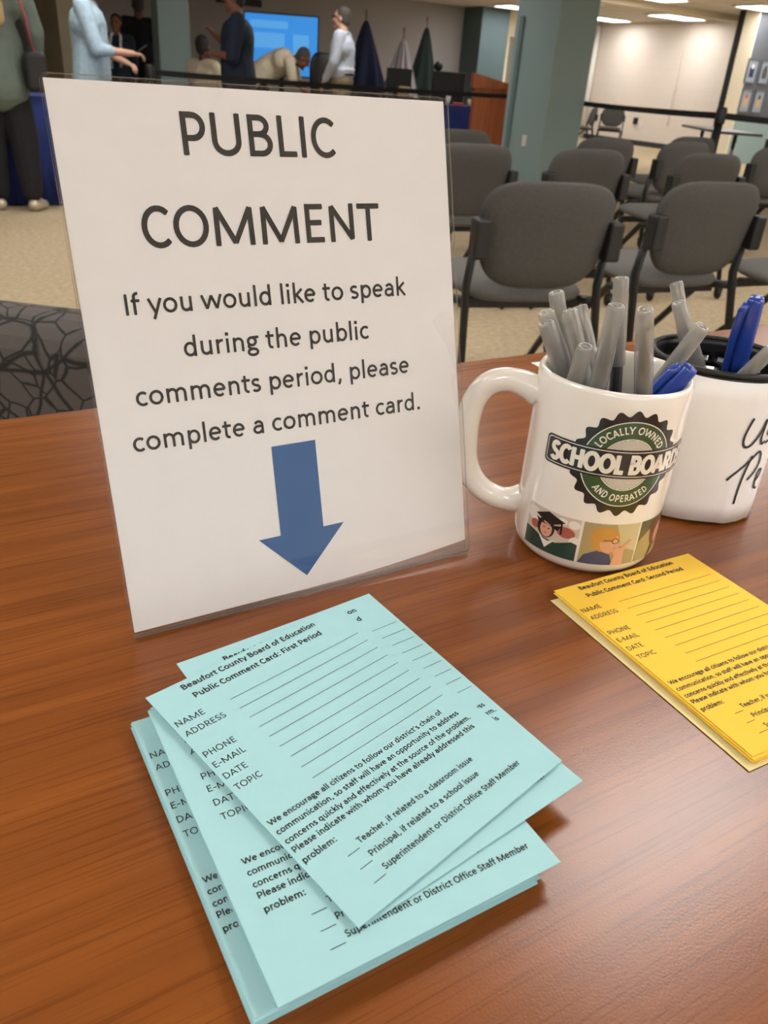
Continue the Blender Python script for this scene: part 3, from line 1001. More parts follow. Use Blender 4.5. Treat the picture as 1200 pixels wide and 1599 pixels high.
# dark equipment near the podium
t = thing('equipment_case', 'black equipment case with a small round camera on top near the flags', 'equipment', (7.86, 11.72, 0), math.radians(-32))
obj('body', bx(-.22, .28, -.2, .2, 0.02, 1.16), 'black', t, bevel=.012)
obj('front_panel', bx(-.18, .24, -.21, -.20, .2, 1.08), 'blackmetal', t)
obj('camera', ellip(bmesh.new(), (-.14, 0, 1.225), (.07, .06, .07)), 'black', t, smooth=True)
obj('foot', bx(-.2, .26, -.18, .18, 0, .02), 'black', t)
o = obj('monitor', bx(-.2, .2, -.02, .02, .76, 1.12), 'black', None, False, (7.42, 11.9, 0), (0, 0, -.56), bevel=.01)
del_o = o
bm = bx(-.2, .2, -.02, .02, .0, .36)
t = thing('monitor', 'dark monitor standing beside the black equipment case', 'monitor', (7.35, 12.3, .78), math.radians(-32))
bpy.data.objects.remove(del_o)
obj('display', bx(-.2, .2, -.02, .02, .06, .38), 'black', t, bevel=.008)
obj('stand', bx(-.09, .09, -.07, .07, 0, .06), 'blackmetal', t, bevel=.005)
t = thing('equipment_cart', 'dark cart under the monitor near the flags', 'cart', (7.35, 12.3, 0), math.radians(-32))
obj('shelf', bx(-.25, .25, -.2, .2, .75, .779), 'blackmetal', t)
for sx in (-.22, .22):
    for sy in (-.17, .17):
        obj('leg', bx(sx - .015, sx + .015, sy - .015, sy + .015, 0, .75), 'blackmetal', t)
o = obj('paper_bag', bx(-.09, .09, -.05, .05, 0, .14), 'tan', None, False, (7.0, 11.55, .782), (0, 0, -.4), bevel=.02)
tag(o, 'small tan bag on a dark ledge right of the man in the white shirt', 'bag')
t = thing('side_table', 'dark side table under the tan bag', 'table', (7.0, 11.55, 0), math.radians(-32))
obj('tabletop', bx(-.22, .22, -.2, .2, .75, .78), 'black', t)
obj('leg', bx(-.03, .03, -.03, .03, .02, .75), 'black', t)
obj('foot', bx(-.2, .2, -.2, .2, 0, .02), 'black', t)
# dark office chair behind the man in the white shirt
t = thing('office_chair', 'black high backed office chair behind the man in the white shirt', 'chair', (5.80, 11.86, 0), math.radians(20))
obj('backrest', pad(bmesh.new(), .5, .72, .09, .5), 'black', t, smooth=True, loc=(0, 0, .92))
bm = pad(bmesh.new(), .5, .5, .09, 0, .5, .5, .05)
bmesh.ops.rotate(bm, verts=bm.verts[:], cent=(0, 0, 0), matrix=Matrix.Rotation(math.radians(-90), 3, 'X'))
obj('seat', bm, 'black', t, smooth=True, loc=(0, .28, .48))
obj('column', tube(bmesh.new(), [(0, .25, .08), (0, .25, .46)], .03, 10), 'blackmetal', t)
for k in range(5):
    an = 2 * PI * k / 5
    obj('leg', tube(bmesh.new(), [(0, .25, .1), (.3 * math.cos(an), .25 + .3 * math.sin(an), .03)], [.025, .02], 8), 'blackmetal', t)
bm = bmesh.new()
tube(bm, [(0, .2, .45), (0, -.02, .48), (0, -.05, .75)], .03, 8)
obj('back_support', bm, 'blackmetal', t)

# framed pictures on the dark partition
def picture(label, a, z, c1, c2):
    t = thing('picture_frame', label, 'picture', (a - .02, 11.099, z), 0, 'framed pictures on the dark partition')
    bm = bmesh.new()
    for q in ((-.15, -.125, -.2, .2), (.125, .15, -.2, .2), (-.125, .125, -.2, -.175), (-.125, .125, .175, .2)):
        box(bm, q[0], q[1], -.025, 0, q[2], q[3])
    obj('frame', bm, 'frame', t)
    obj('mount', bx(-.125, .125, -.012, 0, -.175, .175), 'mount', t)
    bm = bx(-.06, .06, -.016, -.0125, -.10, .05)
    obj('print', bm, c1, t)
    bm = ellip(bmesh.new(), (0, -.018, .07), (.03, .004, .04))
    obj('print_detail', bm, c2, t)
for a, z, c1, c2, lab in ((14.13, 1.56, 'navycloth', 'whitemetal', 'grey framed picture with a dark figure, upper left of the four on the partition'),
                          (14.5, 1.56, 'greytop', 'navycloth', 'grey framed picture cut by the frame edge, upper right of the four on the partition'),
                          (14.16, 1.08, 'tan', 'red', 'grey framed picture with a reddish figure, lower left of the four on the partition'),
                          (14.53, 1.08, 'tan', 'greencloth', 'grey framed picture with a tan figure, lower right of the four on the partition')):
    picture(lab, a, z, c1, c2)
bm = bx(-.01, .0, -.06, .06, -.09, .09)
t = thing('wall_phone', 'small dark and white fitting low on the cream wall', 'wall fitting', (15.549, 15.0, .46))
obj('plate', bx(-.012, 0, -.11, .05, -.1, .07), 'whitemetal', t)
obj('plug', bx(-.05, -.012, 0.0, .12, -.02, .12), 'black', t, bevel=.01)

# ------------------------------------------------------------------ people
def base_joints():
    return dict(head=(0, .03, 1.615), neck=(0, .0, 1.48), chest=(0, .0, 1.30), waist=(0, .01, 1.08), pelvis=(0, 0, .95),
                sl=(-.185, 0, 1.42), sr=(.185, 0, 1.42), el=(-.23, -.02, 1.12), er=(.23, -.02, 1.12),
                wl=(-.24, .06, .88), wr=(.24, .06, .88), hl=(-.09, 0, .92), hr=(.09, 0, .92),
                kl=(-.10, .02, .50), kr=(.10, .02, .50), al=(-.10, -.02, .09), ar=(.10, -.02, .09),
                tl=(-.12, .15, .03), tr=(.12, .15, .03))

def hand(bm, w, e, side, curl=0.5):
    """palm, four unequal bent fingers and a thumb off the side of the palm"""
    w, e = Vector(w), Vector(e)
    d = (w - e).normalized()
    u, v = frame_of(d)
    if v.z > 0: v = -v
    side_v = u
    palm_c = w + d * .045
    capsule(bm, w - d * .01, w + d * .02, .024, .026)
    for k, off in enumerate((-.027, -.009, .009, .027)):
        capsule(bm, w + d * .015 + side_v * off * .5, w + d * .085 + side_v * off, .014, .0125, 8)
        Lf = (.030, .036, .034, .026)[k]
        p1 = w + d * .09 + side_v * off
        p2 = p1 + (d * math.cos(curl) + v * math.sin(curl)) * Lf
        p3 = p2 + (d * math.cos(2 * curl) + v * math.sin(2 * curl)) * Lf * .85
        capsule(bm, p1, p2, .0095, .009, 8)
        capsule(bm, p2, p3, .009, .0078, 8)
    t0 = w + d * .025 - side_v * .022
    t1 = t0 + (d * .7 - side_v * .6 + v * .3).normalized() * .04
    t2 = t1 + (d * .95 - side_v * .1 + v * .3).normalized() * .03
    capsule(bm, t0, t1, .013, .0105, 8)
    capsule(bm, t1, t2, .0105, .0085, 8)

def person(label, loc, rz, J, skin, hair, hair_mat, top_mat, bottom_mat, shoe_mat, slim=1.0, sleeve=1.0, long_top=.86, scale=1.0,
           head_turn=0.0, head_pitch=0.0, wide_leg=1.0, curl=.5, voxel=.0085, collar=False, glasses=False, belt=None):
    t = thing('person', label, 'person', loc, rz)
    t.scale = (scale,) * 3
    V = {k: Vector(v) for k, v in J.items()}
    up = (V['neck'] - V['chest']).normalized()
    HM = Matrix.Rotation(head_turn, 3, 'Z') @ Matrix.Rotation(head_pitch, 3, 'X')
    hc = V['head']
    def hp(x, y, z): return hc + HM @ Vector((x, y, z))
    bm = bmesh.new()
    # head with jaw, brow, nose, ears
    ellip(bm, hc + HM @ Vector((0, -.012, .025)), (.076, .092, .092), HM, 20)
    ellip(bm, hc + HM @ Vector((0, .022, -.042)), (.058, .066, .072), HM, 16)
    capsule(bm, hp(0, .086, .018), hp(0, .108, -.018), .009, .014, 8)
    ellip(bm, hp(0, .078, -.092), (.026, .022, .02), HM, 10)
    for s in (-1, 1):
        ellip(bm, hp(s * .076, -.005, -.005), (.010, .02, .03), HM, 10)
        capsule(bm, hp(s * .018, .082, .038), hp(s * .046, .070, .036), .009, .008, 8)
        ellip(bm, hp(s * .036, .066, -.022), (.022, .02, .02), HM, 10)
    capsule(bm, V['neck'] - up * .05, hp(0, -.015, -.06), .056 * slim, .052 * slim)
    # trunk
    def tr(p, rx, ry, rzz):
        ellip(bm, p, (rx * slim, ry * slim, rzz), None, 18)
    capsule(bm, V['chest'] + (V['sl'] - V['sr']) * .22, V['chest'] - (V['sl'] - V['sr']) * .22, .115 * slim, .115 * slim)
    capsule(bm, V['chest'], V['waist'], .128 * slim, .118 * slim)
    capsule(bm, V['waist'], V['pelvis'], .120 * slim, .135 * slim)
    capsule(bm, V['sl'] * .9 + V['neck'] * .1, V['sr'] * .9 + V['neck'] * .1, .06, .06)
    for s in 'lr':
        capsule(bm, V['s' + s], V['e' + s], .052 * slim, .040 * slim)
        capsule(bm, V['e' + s], V['w' + s], .040 * slim, .027)
        hand(bm, V['w' + s], V['e' + s], s, curl)
        capsule(bm, V['pelvis'] * .3 + V['h' + s] * .7, V['k' + s], .088 * slim, .058 * slim)
        capsule(bm, V['k' + s], V['k' + s] * .6 + V['a' + s] * .4, .056 * slim, .056 * slim)
        capsule(bm, V['k' + s] * .6 + V['a' + s] * .4, V['a' + s], .056 * slim, .036)
        capsule(bm, V['a' + s], V['t' + s], .036, .026)
    b = melded('body', bm, skin, t, voxel, 3)
    # features
    for s in (-1, 1):
        obj('eye', ellip(bmesh.new(), hp(s * .033, .076, .016), (.011, .007, .007), HM, 10), 'eye', b, True)
        obj('eyebrow', capsule(bmesh.new(), hp(s * .018, .087, .040), hp(s * .048, .076, .040), .0055, .004, 8), hair_mat, b, True)
    obj('mouth', ellip(bmesh.new(), hp(0, .083, -.058), (.022, .006, .007), HM, 10), 'lip', b, True)
    # hair
    if hair != 'none':
        bm = bmesh.new()
        ellip(bm, hp(0, -.028, .042), (.084, .092, .090), HM, 20)
        ellip(bm, hp(0, -.045, -.005), (.074, .068, .085), HM, 16)
        if hair == 'long':
            capsule(bm, hp(0, -.06, .0), hp(-.01, -.12, -.20), .085, .10)
            capsule(bm, hp(-.05, -.05, -.1), hp(-.03, -.18, -.44), .05, .03)
            capsule(bm, hp(.04, -.06, -.1), hp(.06, -.18, -.43), .055, .03)
            capsule(bm, hp(0, -.07, -.1), hp(.02, -.20, -.48), .07, .035)
        if hair == 'bun':
            ellip(bm, hp(0, -.13, .06), (.05, .05, .05), HM, 14)
        melded('hair', bm, hair_mat, b, .008, 2)
    # top
    bm = bmesh.new()
    g = .014
    capsule(bm, V['chest'] + (V['sl'] - V['sr']) * .24, V['chest'] - (V['sl'] - V['sr']) * .24, .128 * slim, .128 * slim)
    hem = V['pelvis'] + (V['pelvis'] - V['waist']).normalized() * (.95 - long_top) 
    capsule(bm, V['chest'], V['waist'], (.132 + g) * slim, (.130 + g) * slim)
    capsule(bm, V['waist'], hem, (.132 + g) * slim, (.146 + g) * slim)
    if (V['hl'] - V['hr']).length > 0:
        hx = (V['hr'] - V['hl']).normalized() * .045
        capsule(bm, V['waist'] + hx, hem + hx, .125 * slim, .146 * slim)
        capsule(bm, V['waist'] - hx, hem - hx, .125 * slim, .146 * slim)
    capsule(bm, V['sl'] * .93 + V['neck'] * .07, V['sr'] * .93 + V['neck'] * .07, .07, .07)
    capsule(bm, V['chest'], V['neck'] - up * .055, .10, .068)
    for s in 'lr':
        capsule(bm, V['s' + s], V['e' + s] if sleeve >= .5 else V['s' + s].lerp(V['e' + s], sleeve * 2), .069 * slim, .058 * slim)
        if sleeve > .5:
            capsule(bm, V['e' + s], V['e' + s].lerp(V['w' + s], (sleeve - .5) * 2 * .93), .056 * slim, .045)
    tp = melded('top', bm, top_mat, t, .011, 3)
    if collar:
        bm = bmesh.new()
        n = V['neck'] - up * .02
        ring = [n + Vector((.064 * math.cos(a), .064 * math.sin(a) + .005, -.012 * math.sin(a))) for a in [2 * PI * k / 20 for k in range(21)]]
        tube(bm, ring, .016, 8)
        obj('collar', bm, top_mat, tp, True)
    # trousers
    bm = bmesh.new()
    capsule(bm, V['pelvis'] + Vector((-.035, 0, .0)), V['pelvis'] + Vector((.035, 0, 0)), .134 * slim, .134 * slim)
    if long_top > .9:
        capsule(bm, V['pelvis'], V['waist'].lerp(V['pelvis'], .5), .138 * slim, .126 * slim)
    for s in 'lr':
        capsule(bm, V['pelvis'] * .3 + V['h' + s] * .7, V['k' + s], .102 * slim, .076 * slim * wide_leg)
        capsule(bm, V['k' + s], V['a' + s] + Vector((0, 0, .045)), .076 * slim * wide_leg, .058 * wide_leg)
    bt = melded('trousers', bm, bottom_mat, t, .011, 3)
    if belt:
        bm = bmesh.new()
        c = V['waist'].lerp(V['pelvis'], .45)
        tube(bm, [c + Vector((.155 * slim * math.cos(a), .142 * slim * math.sin(a), 0)) for a in [2 * PI * k / 24 for k in range(25)]], .016, 8)
        obj('belt', bm, 'shoe_black', bt, True)
    for s in 'lr':
        bm = bmesh.new()
        capsule(bm, V['a' + s] + Vector((0, -.025, -.045)), V['t' + s] + Vector((0, 0, .0)), .042, .036)
        bmesh.ops.bisect_plane(bm, geom=bm.verts[:] + bm.edges[:] + bm.faces[:], plane_co=(0, 0, max(.002, .002)), plane_no=(0, 0, -1), clear_outer=True)
        bmesh.ops.holes_fill(bm, edges=bm.edges[:])
        obj('shoe', bm, shoe_mat, t, True)
    if glasses:
        bm = bmesh.new()
        for s in (-1, 1):
            tube(bm, [hp(s * .034 + .026 * math.cos(a), .096, .014 + .019 * math.sin(a)) for a in [2 * PI * k / 16 for k in range(17)]], .0028, 6, False)
            tube(bm, [hp(s * .06, .095, .018), hp(s * .08, .0, .015)], .0025, 6)
        tube(bm, [hp(-.009, .098, .016), hp(.009, .098, .016)], .0025, 6)
        obj('glasses', bm, 'black', b)
    return t

R = math.radians
# woman in front at the left, seen from behind
J = base_joints()
J.update(al=(-.10, .02, .09), tl=(-.16, .14, .03), ar=(.12, -.03, .09), tr=(.19, .08, .03), kr=(.11, 0, .5), er=(.27, .02, 1.13), wr=(.26, .12, .9))
p1 = person('woman from behind at the left edge in grey green sweater, black trousers and silver flats', (.80, 6.62, 0), R(-6), J, 'skin_light', 'long', 'hair_blond', 'sweater_greygreen', 'trousers_black', 'shoe_silver', wide_leg=1.25, long_top=.80, slim=1.06)
t = thing('shoulder_bag', 'black shoulder bag with pink strap worn by the woman at the left edge', 'bag', (.80, 6.62, 0), R(-6))
obj('bag_body', bx(.17, .31, -.20, -.06, .78, 1.02), 'black', t, bevel=.03, seg=3)
bm = bmesh.new()
tube(bm, [(.24, -.13, 1.0), (.21, -.175, 1.22), (.15, -.14, 1.46), (.14, 0, 1.515), (.17, .14, 1.40), (.25, .05, 1.05), (.25, -.06, 1.0)], .012, 8, flat=.5)
obj('strap', bm, 'pink', t, smooth=True)

# person in light blue shirt looking at a phone
J = base_joints()
J.update(er=(.22, .10, 1.10), wr=(.12, .36, 1.09), el=(-.23, .05, 1.10), wl=(-.10, .28, 1.02), head=(0, .05, 1.61))
person('person in loose pale blue shirt holding a phone, facing right', (1.74, 8.09, 0), R(-112), J, 'skin_light', 'short', 'hair_brown', 'shirt_lightblue', 'trousers_black', 'shoe_black', sleeve=.72, long_top=.74, scale=.97, head_pitch=-.25, slim=1.1, curl=.7)
bm = bx(-.036, .036, -.075, .075, -.004, .004)
t = thing('phone', 'phone held in the hand of the person in the pale blue shirt', 'phone', (2.10, 7.85, 1.083), R(-112))
obj('phone_body', bm, 'black', t, bevel=.003)
obj('display', bx(-.032, .032, -.07, .07, .0042, .005), 'mount', t)
t.rotation_euler = (R(35), 0, R(-112))

# small figure beyond with a pale scarf
J = base_joints()
p = person('small dark haired person with a pale scarf far behind the phone holder', (3.0, 12.25, 0), R(150), J, 'skin_brown', 'short', 'hair_black', 'top_navy', 'trousers_black', 'shoe_black', scale=.87)
bm = bmesh.new()
tube(bm, [(-.06, .15, 1.05), (-.08, .165, 1.25), (-.07, .08, 1.46), (0, -.07, 1.50), (.07, .08, 1.46), (.09, .165, 1.25), (.07, .15, 1.02)], .035, 8, flat=.5)
o = obj('scarf', bm, 'scarf_pale', p, smooth=True)
# dark suited person
J = base_joints()
J.update(er=(.25, .02, 1.14), el=(-.25, .02, 1.14))
person('person in a black suit seen from behind far off between column and phone holder', (3.50, 13.0, 0), R(-10), J, 'skin_brown', 'short', 'hair_grey', 'suit_black', 'suit_black', 'shoe_black', slim=1.15, long_top=.82, scale=1.03)
# woman in navy, arm raised to her chest
J = base_joints()
J.update(er=(.25, .02, 1.12), wr=(.10, .24, 1.30), el=(-.24, .06, 1.10), wl=(.0, .25, 1.12))
person('woman in navy top standing before the lit screen with one forearm raised', (3.42, 9.0, 0), R(70), J, 'skin_brown', 'bun', 'hair_black', 'top_navy', 'trousers_black', 'shoe_black', sleeve=.55, slim=1.18, scale=1.0)
# seated person in cream
J = base_joints()
for k in J: J[k] = (J[k][0], J[k][1], J[k][2] - .42)
J.update(kl=(-.11, .42, .52), kr=(.11, .42, .52), al=(-.11, .40, .09), ar=(.11, .40, .09), tl=(-.12, .55, .03), tr=(.12, .55, .03), er=(.24, .1, .72), wr=(.12, .34, .78), el=(-.24, .1, .72), wl=(-.10, .33, .78), pelvis=(0, 0, .54), waist=(0, .01, .68), hl=(-.09, .02, .53), hr=(.09, .02, .53))
person('seated person in cream top beside the teal column behind the belt', (3.60, 10.65, 0), R(-60), J, 'skin_dark', 'short', 'hair_black', 'top_cream', 'trousers_black', 'shoe_black', long_top=.93)
c = copy_tree(chair0)
c.location = (3.60 - .18 * .866, 10.65 - .18 * .5, 0)
c.rotation_euler = (0, 0, R(-60))
c['label'] = 'chair under the seated person in cream behind the belt'
del c['group']
# man in cream bending over the table
J = base_joints()
J.update(pelvis=(0, 0, .93), waist=(0, .10, 1.02), chest=(0, .30, 1.12), neck=(0, .47, 1.155), head=(0, .57, 1.165), sl=(-.18, .41, 1.12), sr=(.18, .41, 1.12),
         el=(-.21, .46, .92), er=(.21, .46, .92), wl=(-.15, .60, .80), wr=(.15, .60, .80))
person('man in cream shirt with short grey hair bending over the table before the screen', (4.60, 11.30, 0), R(-122), J, 'skin_brown', 'short', 'hair_grey', 'top_cream', 'suit_black', 'shoe_black', head_pitch=-.75, slim=1.12, sleeve=.6)
# man in white shirt
J = base_joints()
J.update(er=(.25, -.04, 1.14), wr=(.25, .02, .90), el=(-.24, .04, 1.14), wl=(-.20, .16, .95))
person('grey haired man with glasses in white shirt and khaki trousers, facing left', (5.23, 10.16, 0), R(48), J, 'skin_light', 'short', 'hair_grey', 'shirt_white', 'khaki', 'shoe_black', slim=1.12, collar=True, glasses=True, belt=True, long_top=1.07)

# ------------------------------------------------------------------ the wooden table
TZ = 0.74
t = thing('table', 'cherry wood laminate table in the foreground carrying the notice, mugs and cards', 'table', (0.35, 0.30, 0))
obj('tabletop', bx(-.95, .95, -.41, .41, .712, .74), 'table', t, bevel=.003)
bm = bmesh.new()
for q in ((-.953, .953, .4095, .413), (-.953, .953, -.413, -.4095), (-.953, -.9495, -.41, .41), (.9495, .953, -.41, .41)):
    box(bm, q[0], q[1], q[2], q[3], .710, .7385)
obj('edge_band', bm, 'tableedge', t, bevel=.001)
for sx in (-.7, .7):
    bm = tube(bmesh.new(), [(sx, 0, .04), (sx, 0, .712)], .03, 12)
    tube(bm, [(sx, -.3, .025), (sx, .3, .025)], .022, 10)
    tube(bm, [(sx, -.3, .70), (sx, .3, .70)], .012, 8)
    obj('leg', bm, 'blackmetal', t, smooth=True)

# ------------------------------------------------------------------ acrylic holder and the notice inside it
LE = .2772
SX, SY = .0710, .3605
SW, SH = .2240, .2800
def S(u, v, w=0.0):
    return Vector((u, v * math.sin(LE) - w * math.cos(LE), v * math.cos(LE) + w * math.sin(LE)))
def sheet(bm, u0, u1, v0, v1, w0, w1, rad=.004):
    """thin plate in the tilted plane with rounded corners"""
    out = []
    for cx, cy, a0 in ((u1 - rad, v1 - rad, 0), (u0 + rad, v1 - rad, 90), (u0 + rad, v0 + rad, 180), (u1 - rad, v0 + rad, 270)):
        for k in range(5):
            a = math.radians(a0 + 90 * k / 4)
            out.append((cx + rad * math.cos(a), cy + rad * math.sin(a)))
    A_ = [bm.verts.new(S(u, v, w1)) for u, v in out]
    B_ = [bm.verts.new(S(u, v, w0)) for u, v in out]
    bm.faces.new(A_)
    bm.faces.new(B_[::-1])
    n = len(out)
    for k in range(n):
        bm.faces.new((B_[k], B_[(k + 1) % n], A_[(k + 1) % n], A_[k])).material_index = 1
    return bm
t = thing('sign_holder', 'clear acrylic slant back sign holder standing on the wooden table', 'sign holder', (SX, SY, TZ + .0012))
obj('front_panel', sheet(bmesh.new(), 0, SW, .001, SH, -.0008, .0008), ['acrylic', 'acrylicedge'], t)
obj('back_panel', sheet(bmesh.new(), -.0004, SW - .0010, .001, SH + .0012, -.0042, -.0028), ['acrylic', 'acrylicedge'], t)
bm = bmesh.new()
box(bm, .034, SW - .004, .004, .10, 0, .0024)
obj('base_plate', bm, 'acrylic', t, bevel=.0008)
obj('bottom_fold', sheet(bmesh.new(), 0, SW, 0.0005, .0022, -.0028, -.0008, .0006), ['acrylicedge', 'acrylicedge'], t)

bm = bmesh.new()
NU, NV = 24, 28
def paper_w(u, v):
    # the sheet bellies slightly and its lower right corner stands off
    return -.0018 + .0005 * math.sin(PI * u / SW) * math.sin(PI * v / SH)
def paper_v0(u):
    s = max(0.0, (u / SW - .45) / .55)
    return .0035 + .0062 * s * s
def paper_pt(u, v, lift=0.0):
    return S(u, v, paper_w(u, v) + lift)
g = []
u0_, u1_ = .0010, SW - .0018
for i in range(NU + 1):
    u = u0_ + (u1_ - u0_) * i / NU
    v0 = paper_v0(u)
    g.append([bm.verts.new(paper_pt(u, v0 + (SH - .0015 - v0) * j / NV)) for j in range(NV + 1)])
for i in range(NU):
    for j in range(NV):
        bm.faces.new((g[i][j], g[i + 1][j], g[i + 1][j + 1], g[i][j + 1]))
ret = bmesh.ops.extrude_face_region(bm, geom=bm.faces[:])
for v in [x for x in ret['geom'] if isinstance(x, bmesh.types.BMVert)]:
    v.co -= S(0, 0, .0003)
notice = []
HW = .0465
notice += line_between('PUBLIC', .0626, .1490, .2467, .0312, HW)
notice += line_between('COMMENT', .0362, .1742, .2026, .0312, HW)
notice += line_between('If you would like to speak', .0222, .1879, .1707, .0158, HW)
notice += line_between('during the public', .0490, .1606, .1475, .0158, HW)
notice += line_between('comments period, please', .0206, .1866, .1247, .0158, HW)
notice += line_between('complete a comment card.', .0156, .1925, .1014, .0158, HW)
add_polys(bm, notice, paper_pt, 1, .00025)
arrow = [[(.0916, .0928), (.0914, .0399), (.1192, .0399), (.1191, .0928)], [(.0777, .0399), (.1054, .0119), (.1329, .0399)]]
add_polys(bm, arrow, paper_pt, 2, .00025)
o = obj('notice_sheet', bm, ['paperwhite', 'ink', 'arrowblue'], None, False, (SX, SY, TZ + .0012))
tag(o, 'white printed notice with large black text and a blue down arrow, inside the clear holder', 'notice')

# ------------------------------------------------------------------ comment cards
CW, CL = .1180, .1520
def card_text(second):
    p = []
    B = .066
    p += line_between('Beaufort County Board of Education', .0166, .0976, .1456, None, B)
    p += line_between('Public Comment Card: ' + ('Second' if second else 'First') + ' Period', .0183 if not second else .0160, .0956 if not second else .0985, .1375, None, B)
    for s, y, xb in (('NAME', .1256, .0165), ('ADDRESS', .1178, .0228), ('PHONE', .1020, .0179), ('E-MAIL', .0944, .0177), ('DATE', .0864, .0132), ('TOPIC', .0784, .0150)):
        p += line_between(s, .0018, xb, y, None, .042)
    for k in range(9):
        y = .1262 - .0078 * k
        p.append([(.0302, y - .00014), (.1111, y - .00014), (.1111, y + .00014), (.0302, y + .00014)])
    for s, y, xb in (("We encourage all citizens to follow our district's chain of", .0551, .1023), ('communication, so staff will have an opportunity to address', .0496, .1078),
                     ('concerns quickly and effectively at the source of the problem.', .0440, .1098), ('Please indicate with whom you have already addressed this', .0390, .1072),
                     ('problem:', .0328, .0178)):
        p += line_between(s, .0018, xb, y, None, .060)
    for s, y, xb in (('Teacher, if related to a classroom issue', .0261, .0913), ('Principal, if related to a school issue', .0187, .0870), ('Superintendent or District Office Staff Member', .0110, .1060)):
        p += line_between(s, .0236, xb, y, None, .056)
        p.append([(.0162, y - .0016), (.0224, y - .0016), (.0224, y - .0013), (.0162, y - .0013)])
    return p

def card_mesh(name, mats, bend, text=None, th=.00026, W_=CW, L_=CL):
    """one card; origin at its bottom left corner, x along the writing, y up the card"""
    bm = bmesh.new()
    nx, ny = 10, 12
    top = [[bm.verts.new((W_ * i / nx, L_ * j / ny, th + bend(i / nx, j / ny))) for j in range(ny + 1)] for i in range(nx + 1)]
    bot = [[bm.verts.new((W_ * i / nx, L_ * j / ny, bend(i / nx, j / ny))) for j in range(ny + 1)] for i in range(nx + 1)]
    for i in range(nx):
        for j in range(ny):
            bm.faces.new((top[i][j], top[i + 1][j], top[i + 1][j + 1], top[i][j + 1]))
            bm.faces.new((bot[i][j], bot[i][j + 1], bot[i + 1][j + 1], bot[i + 1][j]))
    for i in range(nx):
        bm.faces.new((bot[i][0], bot[i + 1][0], top[i + 1][0], top[i][0]))
        bm.faces.new((bot[i + 1][ny], bot[i][ny], top[i][ny], top[i + 1][ny]))
    for j in range(ny):
        bm.faces.new((bot[0][j + 1], bot[0][j], top[0][j], top[0][j + 1]))
        bm.faces.new((bot[nx][j], bot[nx][j + 1], top[nx][j + 1], top[nx][j]))
    if text:
        sub = []
        for q in text:
            xs = [p[0] for p in q]
            if max(xs) - min(xs) > .02:     # long rules follow the curve of the card
                a, b = min(xs), max(xs)
                y0, y1 = min(p[1] for p in q), max(p[1] for p in q)
                for k in range(8):
                    sub.append([(a + (b - a) * k / 8, y0), (a + (b - a) * (k + 1) / 8, y0), (a + (b - a) * (k + 1) / 8, y1), (a + (b - a) * k / 8, y1)])
            else:
                sub.append(q)
        add_polys(bm, sub, lambda x, y, l: Vector((x, y, th + l + bend(x / W_, y / L_))), 1, .00016)
    me = bpy.data.meshes.new(name)
    bm.to_mesh(me)
    bm.free()
    for x in mats: me.materials.append(MT[x])
    return me

def place_card(me, tl, yaw, z, label, group, L_=CL):
    """tl: the card's top left corner on the table plan; yaw: direction of its writing"""
    o = bpy.data.objects.new('comment_card', me)
    link(o)
    a = math.radians(yaw)
    o.location = (tl[0] + math.sin(a) * L_, tl[1] - math.cos(a) * L_, z)
    o.rotation_euler = (0, 0, a)
    return tag(o, label, 'card', group)

TXT1 = card_text(False)
TXT2 = card_text(True)
flat = lambda u, v: 0.0
GB = 'aqua comment cards in the pile'
rnd = random.Random(3)
low = card_mesh('comment_card', ['aqua', 'cardink'], flat)
lowp = card_mesh('comment_card', ['aqua', 'cardink'], flat, TXT1)
z = TZ + .0004
for i in range(17):                                    # lower half of the pile, pushed out to the left
    top_one = i == 16
    me = lowp if top_one else low
    dx, dy, dyaw = rnd.uniform(-.0006, .0008), rnd.uniform(-.001, .001), rnd.uniform(-.5, .5)
    if i < 5: dx += .0035
    place_card(me, (.0525 + dx, .2935 + dy, ), dyaw, z,
               'aqua comment card sticking out to the left of the pile with its first letters showing' if top_one else 'aqua comment card low in the pile with only its edges showing', GB)
    z += .00031
z += .0012
for i in range(16):                                    # upper half
    dx, dy, dyaw = rnd.uniform(-.0006, .0008), rnd.uniform(-.0006, .0006), rnd.uniform(-.4, .4)
    place_card(low, (.0610 + dx, .2935 + dy), dyaw, z, 'aqua comment card in the upper half of the pile with only its edges showing', GB)
    z += .00031
SHIFT = [[(p[0] + .0075, p[1]) for p in q] for q in TXT1]
b4 = card_mesh('comment_card', ['aqua', 'cardink'], flat, SHIFT, W_=.1205)
place_card(b4, (.0600, .2905), 0, z, 'aqua comment card straight on top of the pile, half covered by the fanned cards', GB)
z += .0008
b3 = card_mesh('comment_card', ['aqua', 'cardink'], lambda u, v: .0010 * u * u + .0003 * v, TXT1)
place_card(b3, (.0794, .3007), 7.4, z, 'aqua comment card third from the top, only a strip of its lower edge showing', GB)
b2 = card_mesh('comment_card', ['aqua', 'cardink'], lambda u, v: .0013 * u * u + .0004 * v, [[(p[0] + .0048, p[1] - .0043) for p in q] for q in TXT1])
place_card(b2, (.0815, .3165), 6.0, z + .0007, 'aqua comment card second from the top, its upper edge standing out towards the notice', GB)
b1 = card_mesh('comment_card', ['aqua', 'cardink'], lambda u, v: .0014 * u * u + .0006 * v, TXT1)
place_card(b1, (.0608, .2975), 13.2, z + .0014, 'topmost aqua first period comment card lying turned across the pile', GB)

